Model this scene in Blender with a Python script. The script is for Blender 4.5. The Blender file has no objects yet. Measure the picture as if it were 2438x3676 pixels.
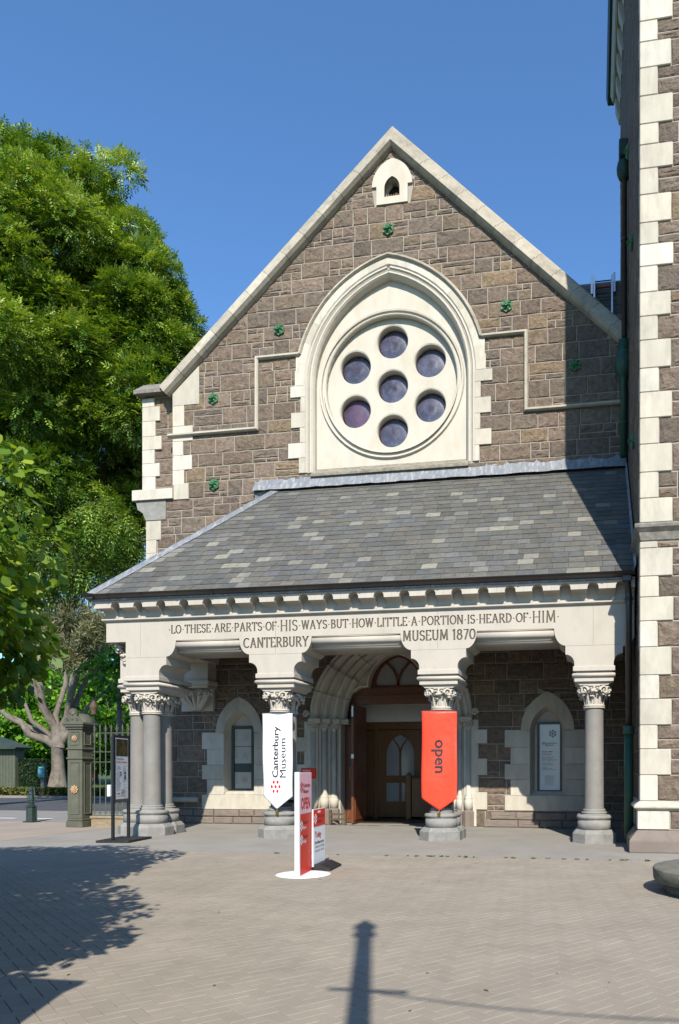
import bpy, bmesh, math, random
import numpy as np
from mathutils import Vector, Matrix, noise
from mathutils.geometry import delaunay_2d_cdt, tessellate_polygon

random.seed(7)
rng = np.random.default_rng(7)
PI = math.pi
scene = bpy.context.scene
COL = scene.collection

# ------------------------------------------------------------------ camera, light, exposure
CAM_YAW = math.atan(.1698)
cam_d = bpy.data.cameras.new('camera')
cam = bpy.data.objects.new('camera', cam_d)
COL.objects.link(cam)
cam.location = (0, -16.45, 1.6)
cam.rotation_euler = (PI / 2, 0, CAM_YAW)
cam_d.sensor_fit = 'HORIZONTAL'
cam_d.sensor_width = 36
cam_d.lens = 36 * 2650 / 2438
cam_d.shift_x = -461 / 2438
cam_d.shift_y = 922 / 2438
cam_d.clip_end = 2000
cam_d.clip_start = .05
scene.camera = cam

SUN_AZ = math.atan(.30)          # shadows fall into depth and a little to the left
SUN_EL = math.radians(39.5)
sx, sy = math.sin(SUN_AZ), -math.cos(SUN_AZ)      # horizontal direction TOWARDS the sun
sun_d = bpy.data.lights.new('sun', 'SUN')
sun_d.energy = 4.9
sun_d.angle = math.radians(.53)
sun_d.color = (1, .925, .81)
sun = bpy.data.objects.new('sun', sun_d)
COL.objects.link(sun)
to_sun = Vector((sx * math.cos(SUN_EL), sy * math.cos(SUN_EL), math.sin(SUN_EL)))
sun.rotation_euler = to_sun.to_track_quat('Z', 'Y').to_euler()
sun.location = (5, -30, 30)

world = bpy.data.worlds.new('World')
scene.world = world
world.use_nodes = True
wn = world.node_tree
bg = wn.nodes['Background']
sky = wn.nodes.new('ShaderNodeTexSky')
sky.sky_type = 'NISHITA'
sky.sun_disc = False
sky.sun_elevation = SUN_EL
sky.sun_rotation = math.atan2(sx, sy)
sky.air_density = 1.0
sky.dust_density = .35
sky.ozone_density = 2.2
tint = wn.nodes.new('ShaderNodeVectorMath'); tint.operation = 'MULTIPLY'
tint.inputs[1].default_value = (.80, 1.14, 1.42)          # white balance of the whole sky
wn.links.new(sky.outputs[0], tint.inputs[0]); wn.links.new(tint.outputs[0], bg.inputs[0])
bg.inputs[1].default_value = .092
scene.view_settings.view_transform = 'Standard'
scene.view_settings.look = 'None'
scene.view_settings.exposure = .86
scene.view_settings.gamma = 1
scene.view_settings.use_curve_mapping = False
scene.cycles.max_bounces = 6
scene.cycles.transparent_max_bounces = 8
scene.cycles.sample_clamp_indirect = 8

# ------------------------------------------------------------------ materials
def newmat(name):
    m = bpy.data.materials.new(name)
    m.use_nodes = True
    return m, m.node_tree, m.node_tree.nodes['Principled BSDF']


def col4(c):
    return (c[0], c[1], c[2], 1)


ALB = .60
def rough_mat(name, colors, rough=.85, var=.35, nscale=3., bump=.4, bscale=30., bdist=.01, detail=6, spec=.3,
              stain=None, stain_amt=.5, stain_scale=.8, jitter=.0, stretch=(1, 1, 1), metallic=0):
    """colors: list of colours picked per piece (attribute rnd + object random); noise adds mottling; bump gives relief."""
    colors = [tuple(q * ALB for q in c) for c in colors]
    if stain: stain = tuple(q * ALB for q in stain)
    m, nt, p = newmat(name)
    N, L = nt.nodes, nt.links
    geo = N.new('ShaderNodeNewGeometry')
    mp = N.new('ShaderNodeMapping'); mp.inputs['Scale'].default_value = stretch
    L.new(geo.outputs['Position'], mp.inputs[0])
    at = N.new('ShaderNodeAttribute'); at.attribute_name = 'rnd'
    oi = N.new('ShaderNodeObjectInfo')
    ad = N.new('ShaderNodeMath'); ad.operation = 'ADD'
    L.new(at.outputs['Fac'], ad.inputs[0]); L.new(oi.outputs['Random'], ad.inputs[1])
    fr = N.new('ShaderNodeMath'); fr.operation = 'FRACT'; L.new(ad.outputs[0], fr.inputs[0])
    if len(colors) > 1:
        cr = N.new('ShaderNodeValToRGB'); cr.color_ramp.interpolation = 'CONSTANT' if len(colors) > 3 else 'LINEAR'
        el = cr.color_ramp.elements
        while len(el) < len(colors): el.new(.5)
        for i, c in enumerate(colors):
            el[i].position = i / len(colors) if len(colors) > 3 else i / (len(colors) - 1)
            el[i].color = col4(c)
        L.new(fr.outputs[0], cr.inputs[0]); base = cr.outputs[0]
    else:
        rg = N.new('ShaderNodeRGB'); rg.outputs[0].default_value = col4(colors[0]); base = rg.outputs[0]
    nz = N.new('ShaderNodeTexNoise'); nz.inputs['Scale'].default_value = nscale; nz.inputs['Detail'].default_value = detail
    nz.inputs['Roughness'].default_value = .6
    L.new(mp.outputs[0], nz.inputs['Vector'])
    mr = N.new('ShaderNodeMapRange'); mr.inputs[1].default_value = .25; mr.inputs[2].default_value = .75
    mr.inputs[3].default_value = 1 - var; mr.inputs[4].default_value = 1 + var
    L.new(nz.outputs['Fac'], mr.inputs[0])
    if jitter:
        wn_ = N.new('ShaderNodeTexWhiteNoise'); wn_.noise_dimensions = '1D'; L.new(fr.outputs[0], wn_.inputs['W'])
        jr = N.new('ShaderNodeMapRange'); jr.inputs[3].default_value = 1 - jitter; jr.inputs[4].default_value = 1 + jitter
        L.new(wn_.outputs['Value'], jr.inputs[0])
        jm = N.new('ShaderNodeMath'); jm.operation = 'MULTIPLY'; L.new(mr.outputs[0], jm.inputs[0]); L.new(jr.outputs[0], jm.inputs[1])
        fac = jm.outputs[0]
    else:
        fac = mr.outputs[0]
    vm = N.new('ShaderNodeVectorMath'); vm.operation = 'SCALE'
    L.new(base, vm.inputs[0]); L.new(fac, vm.inputs['Scale'])
    out = vm.outputs[0]
    if stain:
        n2 = N.new('ShaderNodeTexNoise'); n2.inputs['Scale'].default_value = stain_scale; n2.inputs['Detail'].default_value = 8
        n2.inputs['Roughness'].default_value = .7
        L.new(mp.outputs[0], n2.inputs['Vector'])
        r2 = N.new('ShaderNodeMapRange'); r2.inputs[1].default_value = .5; r2.inputs[2].default_value = .72
        r2.inputs[3].default_value = 0; r2.inputs[4].default_value = stain_amt
        L.new(n2.outputs['Fac'], r2.inputs[0])
        mx = N.new('ShaderNodeMix'); mx.data_type = 'RGBA'
        L.new(r2.outputs[0], mx.inputs[0]); L.new(out, mx.inputs[6]); mx.inputs[7].default_value = col4(stain)
        out = mx.outputs[2]
    L.new(out, p.inputs['Base Color'])
    p.inputs['Roughness'].default_value = rough
    p.inputs['Specular IOR Level'].default_value = spec
    p.inputs['Metallic'].default_value = metallic
    if bump:
        nb = N.new('ShaderNodeTexNoise'); nb.inputs['Scale'].default_value = bscale; nb.inputs['Detail'].default_value = 8
        nb.inputs['Roughness'].default_value = .65
        L.new(mp.outputs[0], nb.inputs['Vector'])
        b = N.new('ShaderNodeBump'); b.inputs['Strength'].default_value = bump; b.inputs['Distance'].default_value = bdist
        L.new(nb.outputs['Fac'], b.inputs['Height']); L.new(b.outputs[0], p.inputs['Normal'])
    return m


def plain(name, c, rough=.5, spec=.5, metallic=0, bump=0, var=.06, nscale=6):
    c = tuple(q * 1.3 for q in c)
    return rough_mat(name, [c], rough=rough, spec=spec, metallic=metallic, var=var, nscale=nscale, bump=bump, bscale=60, bdist=.003)


def leaf_mat(name, cols, trans=.35, rough=.45, spec=.35):
    m, nt, p = newmat(name)
    N, L = nt.nodes, nt.links
    at = N.new('ShaderNodeAttribute'); at.attribute_name = 'rnd'
    cr = N.new('ShaderNodeValToRGB'); el = cr.color_ramp.elements
    while len(el) < len(cols): el.new(.5)
    cols = [tuple(q * .88 for q in c) for c in cols]
    for i, c in enumerate(cols):
        el[i].position = i / (len(cols) - 1); el[i].color = col4(c)
    L.new(at.outputs['Fac'], cr.inputs[0]); L.new(cr.outputs[0], p.inputs['Base Color'])
    p.inputs['Roughness'].default_value = rough; p.inputs['Specular IOR Level'].default_value = spec
    tr = N.new('ShaderNodeBsdfTranslucent')
    vm = N.new('ShaderNodeVectorMath'); vm.operation = 'MULTIPLY'; vm.inputs[1].default_value = (1.5, 1.45, .5)
    L.new(cr.outputs[0], vm.inputs[0]); L.new(vm.outputs[0], tr.inputs[0])
    mx = N.new('ShaderNodeMixShader'); mx.inputs[0].default_value = trans
    L.new(p.outputs[0], mx.inputs[1]); L.new(tr.outputs[0], mx.inputs[2])
    L.new(mx.outputs[0], N['Material Output'].inputs[0])
    return m


M = {}
M['basalt'] = rough_mat('basalt_rubble', [(0.214, 0.162, 0.123), (0.237, 0.181, 0.139), (0.191, 0.151, 0.119), (0.219, 0.165, 0.125), (0.248, 0.190, 0.146), (0.202, 0.159, 0.123), (0.231, 0.177, 0.125),
                                           (0.173, 0.137, 0.106), (0.219, 0.170, 0.131), (0.196, 0.151, 0.110), (0.231, 0.174, 0.131), (0.208, 0.157, 0.122), (0.243, 0.185, 0.141), (0.196, 0.157, 0.122), (0.226, 0.168, 0.125), (0.267, 0.198, 0.128), (0.185, 0.146, 0.116)],
                        var=.42, nscale=9, bump=1, bscale=16, bdist=.05, jitter=.12)
M['mortar'] = rough_mat('lime_mortar', [(.42, .385, .33)], var=.18, nscale=4, bump=.4, bscale=50, bdist=.005)
M['cream'] = rough_mat('cream_limestone', [(.62, .575, .475), (.70, .665, .575), (.65, .60, .50), (.68, .645, .56), (.59, .55, .46)], var=.13, nscale=2.5, bump=.4, bscale=40, bdist=.004,
                       stain=(.36, .335, .28), stain_amt=.5, stain_scale=1.6, stretch=(2.2, 2.2, .8), jitter=.05)
M['trac'] = rough_mat('pale_tracery_stone', [(.67, .63, .54)], var=.08, nscale=2, bump=.2, bscale=40, bdist=.003, stain=(.56, .475, .34), stain_amt=.55, stain_scale=1.1, stretch=(1.8, 1.8, .7))
M['lintel'] = rough_mat('dressed_lintel_stone', [(.57, .525, .455), (.61, .565, .495)], var=.06, nscale=2, bump=.2, bscale=60, bdist=.003, stain=(.43, .40, .35), stain_amt=.45, stain_scale=1.3, stretch=(1.6, 1.6, .8))
M['coping'] = rough_mat('lichened_coping', [(.56, .505, .41), (.47, .43, .35), (.63, .58, .48)], var=.16, nscale=5, bump=.4, bscale=30, bdist=.008, stain=(.25, .24, .20), stain_amt=.75, stain_scale=2.2)
M['capstone'] = rough_mat('lichened_cap', [(.23, .215, .19)], var=.3, nscale=9, bump=.6, bscale=40, bdist=.01, stain=(.5, .48, .42), stain_amt=.7, stain_scale=5)
M['slate'] = rough_mat('roof_slate', [(.125, .126, .112), (.14, .142, .135), (.118, .12, .115), (.135, .13, .11), (.11, .112, .106), (.15, .15, .138), (.128, .134, .142),
                                      (.135, .128, .11), (.122, .122, .115), (.19, .19, .178), (.112, .115, .105), (.145, .136, .118), (.108, .112, .115), (.138, .14, .13), (.128, .12, .105), (.155, .155, .15),
                                      (.12, .12, .112), (.13, .13, .118), (.115, .117, .112), (.27, .26, .215), (.14, .138, .125), (.12, .125, .125), (.125, .122, .11), (.13, .128, .118), (.115, .115, .108), (.25, .245, .215),
                                      (.12, .118, .108), (.14, .135, .12), (.105, .10, .095), (.12, .124, .12)],
                       rough=.65, spec=.35, var=.3, nscale=7, bump=.45, bscale=25, bdist=.008, jitter=.12, stretch=(1, 1, 2.5), stain=(.17, .168, .14), stain_amt=.5, stain_scale=1.1)
M['lead'] = rough_mat('weathered_lead', [(.24, .26, .29)], rough=.6, var=.25, nscale=5, bump=.3, bscale=15, bdist=.01, stain=(.56, .58, .61), stain_amt=.9, stain_scale=4, stretch=(3, 1, .6))
M['gutter'] = rough_mat('brown_gutter_paint', [(.045, .036, .035)], rough=.35, spec=.5, var=.2, nscale=8, bump=.1)
M['granite'] = rough_mat('grey_granite_shaft', [(.275, .265, .245)], rough=.6, var=.13, nscale=2.4, bump=.35, bscale=110, bdist=.004, stain=(.35, .335, .305), stain_amt=.6, stain_scale=3)
M['basestone'] = rough_mat('grey_base_stone', [(.31, .305, .285)], rough=.8, var=.2, nscale=6, bump=.5, bscale=60, bdist=.006, stain=(.17, .17, .15), stain_amt=.6, stain_scale=4)
M['carved'] = rough_mat('carved_limestone', [(.63, .58, .50)], var=.16, nscale=25, bump=.7, bscale=70, bdist=.01)
M['glass'] = None
M['purple'] = rough_mat('obscured_window_glass', [(.07, .065, .10)], rough=.24, spec=.8, var=.6, nscale=3, bump=.5, bscale=45, bdist=.006, stain=(.22, .21, .28), stain_amt=.45, stain_scale=6)
M['magenta'] = rough_mat('magenta_tinged_glass', [(.10, .06, .10)], rough=.24, spec=.8, var=.5, nscale=3, bump=.5, bscale=45, bdist=.006, stain=(.34, .06, .18), stain_amt=.9, stain_scale=1.6)
M['green'] = rough_mat('green_iron_paint', [(.075, .22, .105)], rough=.5, var=.3, nscale=14, bump=.3, bscale=30, bdist=.004)
M['pipegreen'] = rough_mat('green_downpipe_paint', [(.03, .10, .06)], rough=.45, var=.25, nscale=5, bump=.2, bscale=14, bdist=.004, stain=(.07, .17, .12), stain_amt=.5, stain_scale=4)
M['hopper'] = rough_mat('dark_green_hopper', [(.022, .06, .038)], rough=.5, var=.35, nscale=9, bump=.3)
M['pillar'] = rough_mat('olive_iron_paint', [(.125, .13, .095)], rough=.5, var=.16, nscale=4, bump=.2, bscale=40, bdist=.002, stain=(.17, .18, .14), stain_amt=.4, stain_scale=4)
M['ironrail'] = rough_mat('iron_railing_paint', [(.10, .11, .085)], rough=.5, var=.2, nscale=20, bump=.1)
M['rosette'] = rough_mat('tan_rosette_paint', [(.55, .36, .2)], rough=.6, var=.2, nscale=30, bump=.3)
M['bollard'] = rough_mat('glossy_dark_green_paint', [(.022, .04, .03)], rough=.22, spec=.6, var=.25, nscale=14, bump=.3, bscale=30, bdist=.005)
M['black'] = plain('black_sign_metal', (.012, .012, .013), rough=.35)
M['blackbase'] = rough_mat('black_rubber_base', [(.022, .022, .023)], rough=.6, var=.3, nscale=9, bump=.3, stain=(.08, .08, .08), stain_amt=.5, stain_scale=5)
M['white'] = plain('white_sign_face', (.80, .81, .83), rough=.35)
M['banner_w'] = rough_mat('white_banner_vinyl', [(.95, .965, 1.0)], rough=.45, var=.03, bump=.5, bscale=6, bdist=.03, detail=2)
M['banner_r'] = rough_mat('red_banner_vinyl', [(1.15, .085, .04)], rough=.38, var=.04, bump=.5, bscale=6, bdist=.03, detail=2)
M['signred'] = plain('red_sign_face', (.66, .03, .012), rough=.45, spec=.25)
M['pink'] = plain('pale_pink_sign_face', (.78, .50, .54), rough=.4, spec=.3)
M['redink'] = plain('red_print', (.55, .012, .012), rough=.5)
M['darkred'] = plain('dark_red_print', (.26, .01, .01), rough=.5)
M['blackink'] = plain('black_print', (.01, .01, .011), rough=.5)
M['greyink'] = plain('grey_print', (.22, .22, .23), rough=.6)
M['lightgrey'] = plain('pale_grey_print', (.45, .45, .46), rough=.6)
M['paper'] = rough_mat('paper_notice', [(.62, .60, .53)], rough=.6, var=.05, nscale=3, bump=0)
M['boardface'] = plain('pale_blue_white_board', (.60, .64, .68), rough=.15)
M['framegreen'] = plain('dark_green_board_frame', (.012, .032, .022), rough=.4)
M['brass'] = plain('brass', (.45, .30, .08), rough=.3, metallic=1)
M['steel'] = plain('steel', (.5, .5, .5), rough=.3, metallic=1)
M['wood'] = rough_mat('red_brown_door_timber', [(.19, .065, .028)], rough=.4, spec=.4, var=.3, nscale=4, bump=.2, bscale=12, bdist=.003, stretch=(6, 6, .7))
M['oak'] = rough_mat('honey_oak_screen', [(.25, .115, .035)], rough=.45, spec=.4, var=.25, nscale=4, bump=.2, bscale=12, bdist=.003, stretch=(6, 6, .7))
M['trestle'] = rough_mat('weathered_trestle_timber', [(.12, .085, .055)], rough=.7, var=.3, nscale=7, bump=.3)
M['plaster'] = plain('white_foyer_plaster', (.75, .75, .74), rough=.7)
M['foyerfloor'] = plain('dark_foyer_floor', (.05, .045, .04), rough=.35)
M['paver'] = rough_mat('clay_paver', [(.362, .318, .258), (.370, .325, .265), (.356, .312, .254), (.366, .320, .262)], rough=.85, var=.13, nscale=1.4, bump=.5, bscale=90, bdist=.004, jitter=.03,
                       stain=(.31, .27, .22), stain_amt=.7, stain_scale=.45)
M['bed'] = rough_mat('paver_joint_sand', [(.26, .22, .17)], var=.3, nscale=5, bump=.3, bscale=80, bdist=.004)
M['apron'] = rough_mat('worn_apron_concrete', [(.35, .33, .295)], rough=.85, var=.12, nscale=.9, bump=.5, bscale=120, bdist=.003, stain=(.25, .235, .21), stain_amt=.55, stain_scale=.7)
M['pinkpave'] = rough_mat('pinkish_concrete', [(.40, .335, .275)], rough=.85, var=.12, nscale=.8, bump=.5, bscale=110, bdist=.003, stain=(.28, .25, .22), stain_amt=.5, stain_scale=.5)
M['greypave'] = rough_mat('grey_footway', [(.30, .285, .265)], rough=.85, var=.12, nscale=.8, bump=.4, bscale=110, bdist=.003)
M['asphalt'] = rough_mat('asphalt', [(.085, .085, .09)], rough=.9, var=.2, nscale=1.2, bump=.5, bscale=60, bdist=.005)
M['lawn'] = rough_mat('mown_lawn', [(.075, .13, .022)], rough=.9, var=.35, nscale=.8, bump=1, bscale=12, bdist=.06, stretch=(1, .35, 1))
M['marking'] = plain('white_road_paint', (.7, .7, .68), rough=.7)
M['sillgrime'] = rough_mat('grimy_weathered_sill', [(.30, .275, .22)], rough=.9, var=.4, nscale=9, bump=.5, bscale=40, stain=(.10, .095, .08), stain_amt=.8, stain_scale=3)
M['seat'] = rough_mat('rough_cast_bench_stone', [(.20, .195, .16)], rough=.9, var=.35, nscale=8, bump=1, bscale=35, bdist=.015, stain=(.30, .30, .24), stain_amt=.5, stain_scale=6)
M['plinth'] = rough_mat('tan_sandstone', [(.36, .29, .19)], rough=.9, var=.2, nscale=4, bump=1, bscale=9, bdist=.05)
M['brownplinth'] = rough_mat('brown_plinth_stone', [(.27, .22, .185), (.24, .2, .17)], rough=.85, var=.18, nscale=6, bump=.6, bscale=60, bdist=.006, stain=(.17, .15, .13), stain_amt=.5, stain_scale=3)
M['shed'] = rough_mat('green_shed_boards', [(.11, .125, .09)], rough=.7, var=.15, nscale=3, bump=.2)
M['shedroof'] = rough_mat('green_tin_roof', [(.05, .075, .065)], rough=.5, var=.3, nscale=2, bump=.2)
M['signteal'] = plain('teal_sign', (.01, .28, .17), rough=.4)
M['signblue'] = plain('blue_sign', (.02, .22, .45), rough=.4)
M['postgrey'] = plain('grey_timber_post', (.09, .09, .075), rough=.8)
M['bark'] = rough_mat('grey_brown_bark', [(.13, .105, .08)], rough=.9, var=.4, nscale=3, bump=1, bscale=9, bdist=.05, stretch=(1, 1, .4))
M['palebark'] = rough_mat('pale_smooth_bark', [(.215, .185, .155)], rough=.8, var=.35, nscale=2.2, bump=.7, bscale=7, bdist=.04, stain=(.07, .06, .05), stain_amt=.95, stain_scale=2.6, stretch=(1, 1, .7))
M['ash'] = leaf_mat('ash_leaves', [(.03, .09, .014), (.08, .165, .018), (.155, .255, .028), (.27, .37, .055), (.42, .50, .16)], trans=.25)
M['lime'] = leaf_mat('lime_leaves', [(.05, .12, .015), (.11, .20, .02), (.19, .29, .025), (.34, .42, .035)], trans=.45, rough=.4)
M['lance'] = leaf_mat('narrow_bronze_leaves', [(.07, .085, .035), (.13, .145, .06), (.22, .22, .11), (.24, .15, .06)], trans=.15, spec=.5)
M['backleaf'] = leaf_mat('bright_background_leaves', [(.03, .10, .012), (.075, .21, .016), (.15, .33, .02), (.24, .42, .03)], trans=.4)
M['hedge'] = leaf_mat('dark_hedge_leaves', [(.008, .02, .008), (.018, .04, .014), (.03, .065, .02)], trans=.15)
M['flower'] = leaf_mat('mixed_border_plants', [(.02, .045, .012), (.05, .09, .02), (.12, .13, .03), (.25, .19, .05)], trans=.25)
M['weed'] = leaf_mat('joint_weeds', [(.05, .11, .015), (.09, .15, .02)], trans=.3)
M['skin'] = plain('skin', (.4, .24, .17)); M['redshirt'] = plain('red_jacket', (.6, .02, .02), rough=.8); M['navy'] = plain('dark_trousers', (.015, .018, .03), rough=.8)
M['hair'] = plain('dark_hair', (.02, .013, .01), rough=.7)


# ------------------------------------------------------------------ mesh helpers
class MB:
    def __init__(s):
        s.v, s.f, s.r, s.sm = [], [], [], []
        s.rnd = 0.

    def face(s, idx, smooth=False):
        s.f.append(tuple(idx)); s.r.append(s.rnd); s.sm.append(smooth)

    def add(s, pts):
        n = len(s.v); s.v.extend(pts); return n

    def box(s, x0, x1, y0, y1, z0, z1):
        n = s.add([(x0, y0, z0), (x1, y0, z0), (x1, y1, z0), (x0, y1, z0), (x0, y0, z1), (x1, y0, z1), (x1, y1, z1), (x0, y1, z1)])
        for q in ((0, 3, 2, 1), (4, 5, 6, 7), (0, 1, 5, 4), (1, 2, 6, 5), (2, 3, 7, 6), (3, 0, 4, 7)):
            s.face([n + i for i in q])
        return s

    def bevbox(s, x0, x1, y0, y1, z0, z1, b=.008):
        """box whose vertical and top/bottom edges are chamfered"""
        rings = [(z0, b), (z0 + b, 0), (z1 - b, 0), (z1, b)]
        base = None
        for k, (z, q) in enumerate(rings):
            c = b
            a0, a1, b0, b1 = x0 + q, x1 - q, y0 + q, y1 - q
            n = s.add([(a0 + c, b0, z), (a1 - c, b0, z), (a1, b0 + c, z), (a1, b1 - c, z), (a1 - c, b1, z), (a0 + c, b1, z), (a0, b1 - c, z), (a0, b0 + c, z)])
            if base is not None:
                for i in range(8):
                    j = (i + 1) % 8
                    s.face([base + i, base + j, n + j, n + i])
            else:
                s.face([n + i for i in range(7, -1, -1)])
            base = n
        s.face([base + i for i in range(8)])
        return s

    def prism(s, poly, mapf, c0, c1, smooth=False):
        """extrude a 2D polygon (may be concave) from c0 to c1 using mapf(a, b, c)"""
        n = len(poly)
        i0 = s.add([mapf(a, b, c0) for a, b in poly]); i1 = s.add([mapf(a, b, c1) for a, b in poly])
        for t in tessellate_polygon([[Vector((a, b, 0)) for a, b in poly]]):
            s.face([i1 + k for k in t]); s.face([i0 + k for k in reversed(t)])
        for i in range(n):
            j = (i + 1) % n
            s.face([i0 + i, i0 + j, i1 + j, i1 + i], smooth)
        return s

    def prism_holes(s, loops, mapf, c0, c1, smooth_holes=True):
        tess = tessellate_polygon([[Vector((a, b, 0)) for a, b in lp] for lp in loops])
        flat = [p for lp in loops for p in lp]
        i0 = s.add([mapf(a, b, c0) for a, b in flat]); i1 = s.add([mapf(a, b, c1) for a, b in flat])
        for t in tess:
            s.face([i1 + k for k in t]); s.face([i0 + k for k in reversed(t)])
        off = 0
        for li, lp in enumerate(loops):
            n = len(lp)
            for i in range(n):
                j = (i + 1) % n
                s.face([i0 + off + i, i0 + off + j, i1 + off + j, i1 + off + i], smooth_holes and li > 0)
            off += n
        return s

    def lathe(s, prof, cx=0, cy=0, n=24, smooth=True, z0=0, cap=True, rot=0.):
        """prof: list of (r, z)"""
        base = None
        for k, (r, z) in enumerate(prof):
            m = s.add([(cx + r * math.cos(rot + 2 * PI * i / n), cy + r * math.sin(rot + 2 * PI * i / n), z0 + z) for i in range(n)])
            if base is not None:
                for i in range(n):
                    j = (i + 1) % n
                    s.face([base + i, base + j, m + j, m + i], smooth)
            elif cap:
                s.face([m + i for i in range(n - 1, -1, -1)])
            base = m
        if cap: s.face([base + i for i in range(n)])
        return s

    def tube(s, pts, rads, n=8, smooth=True, cap=True):
        pts = [Vector(p) for p in pts]
        if not hasattr(rads, '__len__'): rads = [rads] * len(pts)
        up = Vector((0, 0, 1)); base = None; u = None
        for k, p in enumerate(pts):
            t = (pts[min(k + 1, len(pts) - 1)] - pts[max(k - 1, 0)])
            if t.length < 1e-9: t = Vector((0, 0, 1))
            t.normalize()
            if u is None:
                u = t.cross(up) if abs(t.z) < .95 else t.cross(Vector((1, 0, 0)))
            u = (u - t * u.dot(t)); u.normalize()
            w = t.cross(u)
            m = s.add([tuple(p + (u * math.cos(2 * PI * i / n) + w * math.sin(2 * PI * i / n)) * rads[k]) for i in range(n)])
            if base is not None:
                for i in range(n):
                    j = (i + 1) % n
                    s.face([base + i, base + j, m + j, m + i], smooth)
            elif cap:
                s.face([m + i for i in range(n)])
            base = m
        if cap: s.face([base + i for i in range(n)])
        return s

    def sweep(s, path, prof, mapf, closed=False, smooth=False, cap=True):
        """path: 2D points; prof: closed list of (n, c): n along the left normal of the path, c outwards"""
        P = [Vector(p) for p in path]; K = len(P); base = None; first = None
        rings = []
        for k in range(K):
            if closed:
                a, b = P[(k - 1) % K], P[(k + 1) % K]
            else:
                a, b = P[max(k - 1, 0)], P[min(k + 1, K - 1)]
            t1 = (P[k] - a).normalized() if (P[k] - a).length > 1e-9 else (b - P[k]).normalized()
            t2 = (b - P[k]).normalized() if (b - P[k]).length > 1e-9 else t1
            n1, n2 = Vector((-t1.y, t1.x)), Vector((-t2.y, t2.x))
            n = n1 + n2
            n.normalize()
            sc = 1 / max(.35, n.dot(n1))
            rings.append(s.add([mapf(P[k].x + n.x * q * sc, P[k].y + n.y * q * sc, c) for q, c in prof]))
        m = len(prof)
        rr = rings + ([rings[0]] if closed else [])
        for a, b in zip(rr[:-1], rr[1:]):
            for i in range(m):
                j = (i + 1) % m
                s.face([a + i, a + j, b + j, b + i], smooth)
        if cap and not closed:
            s.face([rings[0] + i for i in range(m)]); s.face([rings[-1] + i for i in range(m - 1, -1, -1)])
        return s

    def ico(s, c, r, sub=1, squash=(1, 1, 1)):
        bm = bmesh.new(); bmesh.ops.create_icosphere(bm, subdivisions=sub, radius=1)
        n = s.add([(c[0] + v.co.x * r * squash[0], c[1] + v.co.y * r * squash[1], c[2] + v.co.z * r * squash[2]) for v in bm.verts])
        for f in bm.faces: s.face([n + v.index for v in f.verts], True)
        bm.free(); return s

    def merge(s, o, dx=0, dy=0, dz=0):
        n = s.add([(x + dx, y + dy, z + dz) for x, y, z in o.v])
        for f, r, q in zip(o.f, o.r, o.sm):
            s.f.append(tuple(i + n for i in f)); s.r.append(r); s.sm.append(q)
        return s

    def mesh(s, name, mat, off=(0, 0, 0)):
        me = bpy.data.meshes.new(name)
        me.from_pydata([(x - off[0], y - off[1], z - off[2]) for x, y, z in s.v] if any(off) else s.v, [], s.f)
        me.polygons.foreach_set('use_smooth', s.sm)
        a = me.attributes.new('rnd', 'FLOAT', 'FACE'); a.data.foreach_set('value', s.r)
        if mat: me.materials.append(mat)
        return me

    def build(s, name, mat, parent=None, label=None):
        off = (0, 0, 0)
        if parent:
            q = parent; o = Vector((0, 0, 0))
            while q: o += q.location; q = q.parent
            off = tuple(o)
        ob = bpy.data.objects.new(name, s.mesh(name, mat, off)); COL.objects.link(ob)
        if parent: ob.parent = parent
        if label: ob['label'] = label
        return ob


def thing(name, label, cat, loc=(0, 0, 0), group=None, rz=0):
    o = bpy.data.objects.new(name, None); COL.objects.link(o); o.empty_display_size = .1
    o.location = loc; o.rotation_euler[2] = rz
    o['label'] = label; o['category'] = cat
    if group: o['group'] = group
    return o


def tag(o, label, cat, group=None):
    o['label'] = label; o['category'] = cat
    if group: o['group'] = group
    return o


def struct(o):
    o['kind'] = 'structure'; return o


def stuff(o):
    o['kind'] = 'stuff'; return o


def front(Y0): return lambda a, b, c: (a, Y0 - c, b)
def leftf(X0): return lambda a, b, c: (X0 - c, a, b)
def flat(Z0): return lambda a, b, c: (a, b, Z0 + c)


def clip(poly, px, py, nx, ny):
    """keep the part of a convex polygon where (p - (px,py)).(nx,ny) >= 0"""
    out = []
    for i in range(len(poly)):
        a, b = poly[i], poly[(i + 1) % len(poly)]
        da = (a[0] - px) * nx + (a[1] - py) * ny; db = (b[0] - px) * nx + (b[1] - py) * ny
        if da >= 0: out.append(a)
        if (da > 0 and db < 0) or (da < 0 and db > 0):
            t = da / (da - db); out.append((a[0] + (b[0] - a[0]) * t, a[1] + (b[1] - a[1]) * t))
    return out


def area(poly):
    return abs(sum(poly[i][0] * poly[(i + 1) % len(poly)][1] - poly[(i + 1) % len(poly)][0] * poly[i][1] for i in range(len(poly)))) / 2


def inset(poly, d):
    """shrink a convex polygon towards its centre by about d"""
    cx = sum(p[0] for p in poly) / len(poly); cy = sum(p[1] for p in poly) / len(poly)
    w = max(p[0] for p in poly) - min(p[0] for p in poly); h = max(p[1] for p in poly) - min(p[1] for p in poly)
    fx = max(.2, 1 - 2 * d / max(w, 1e-3)); fy = max(.2, 1 - 2 * d / max(h, 1e-3))
    return [(cx + (x - cx) * fx, cy + (y - cy) * fy) for x, y in poly]


def subdivide(poly, step):
    out = []
    for i in range(len(poly)):
        a, b = poly[i], poly[(i + 1) % len(poly)]
        n = max(1, round(math.dist(a, b) / step))
        out += [(a[0] + (b[0] - a[0]) * k / n, a[1] + (b[1] - a[1]) * k / n) for k in range(n)]
    return out


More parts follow.
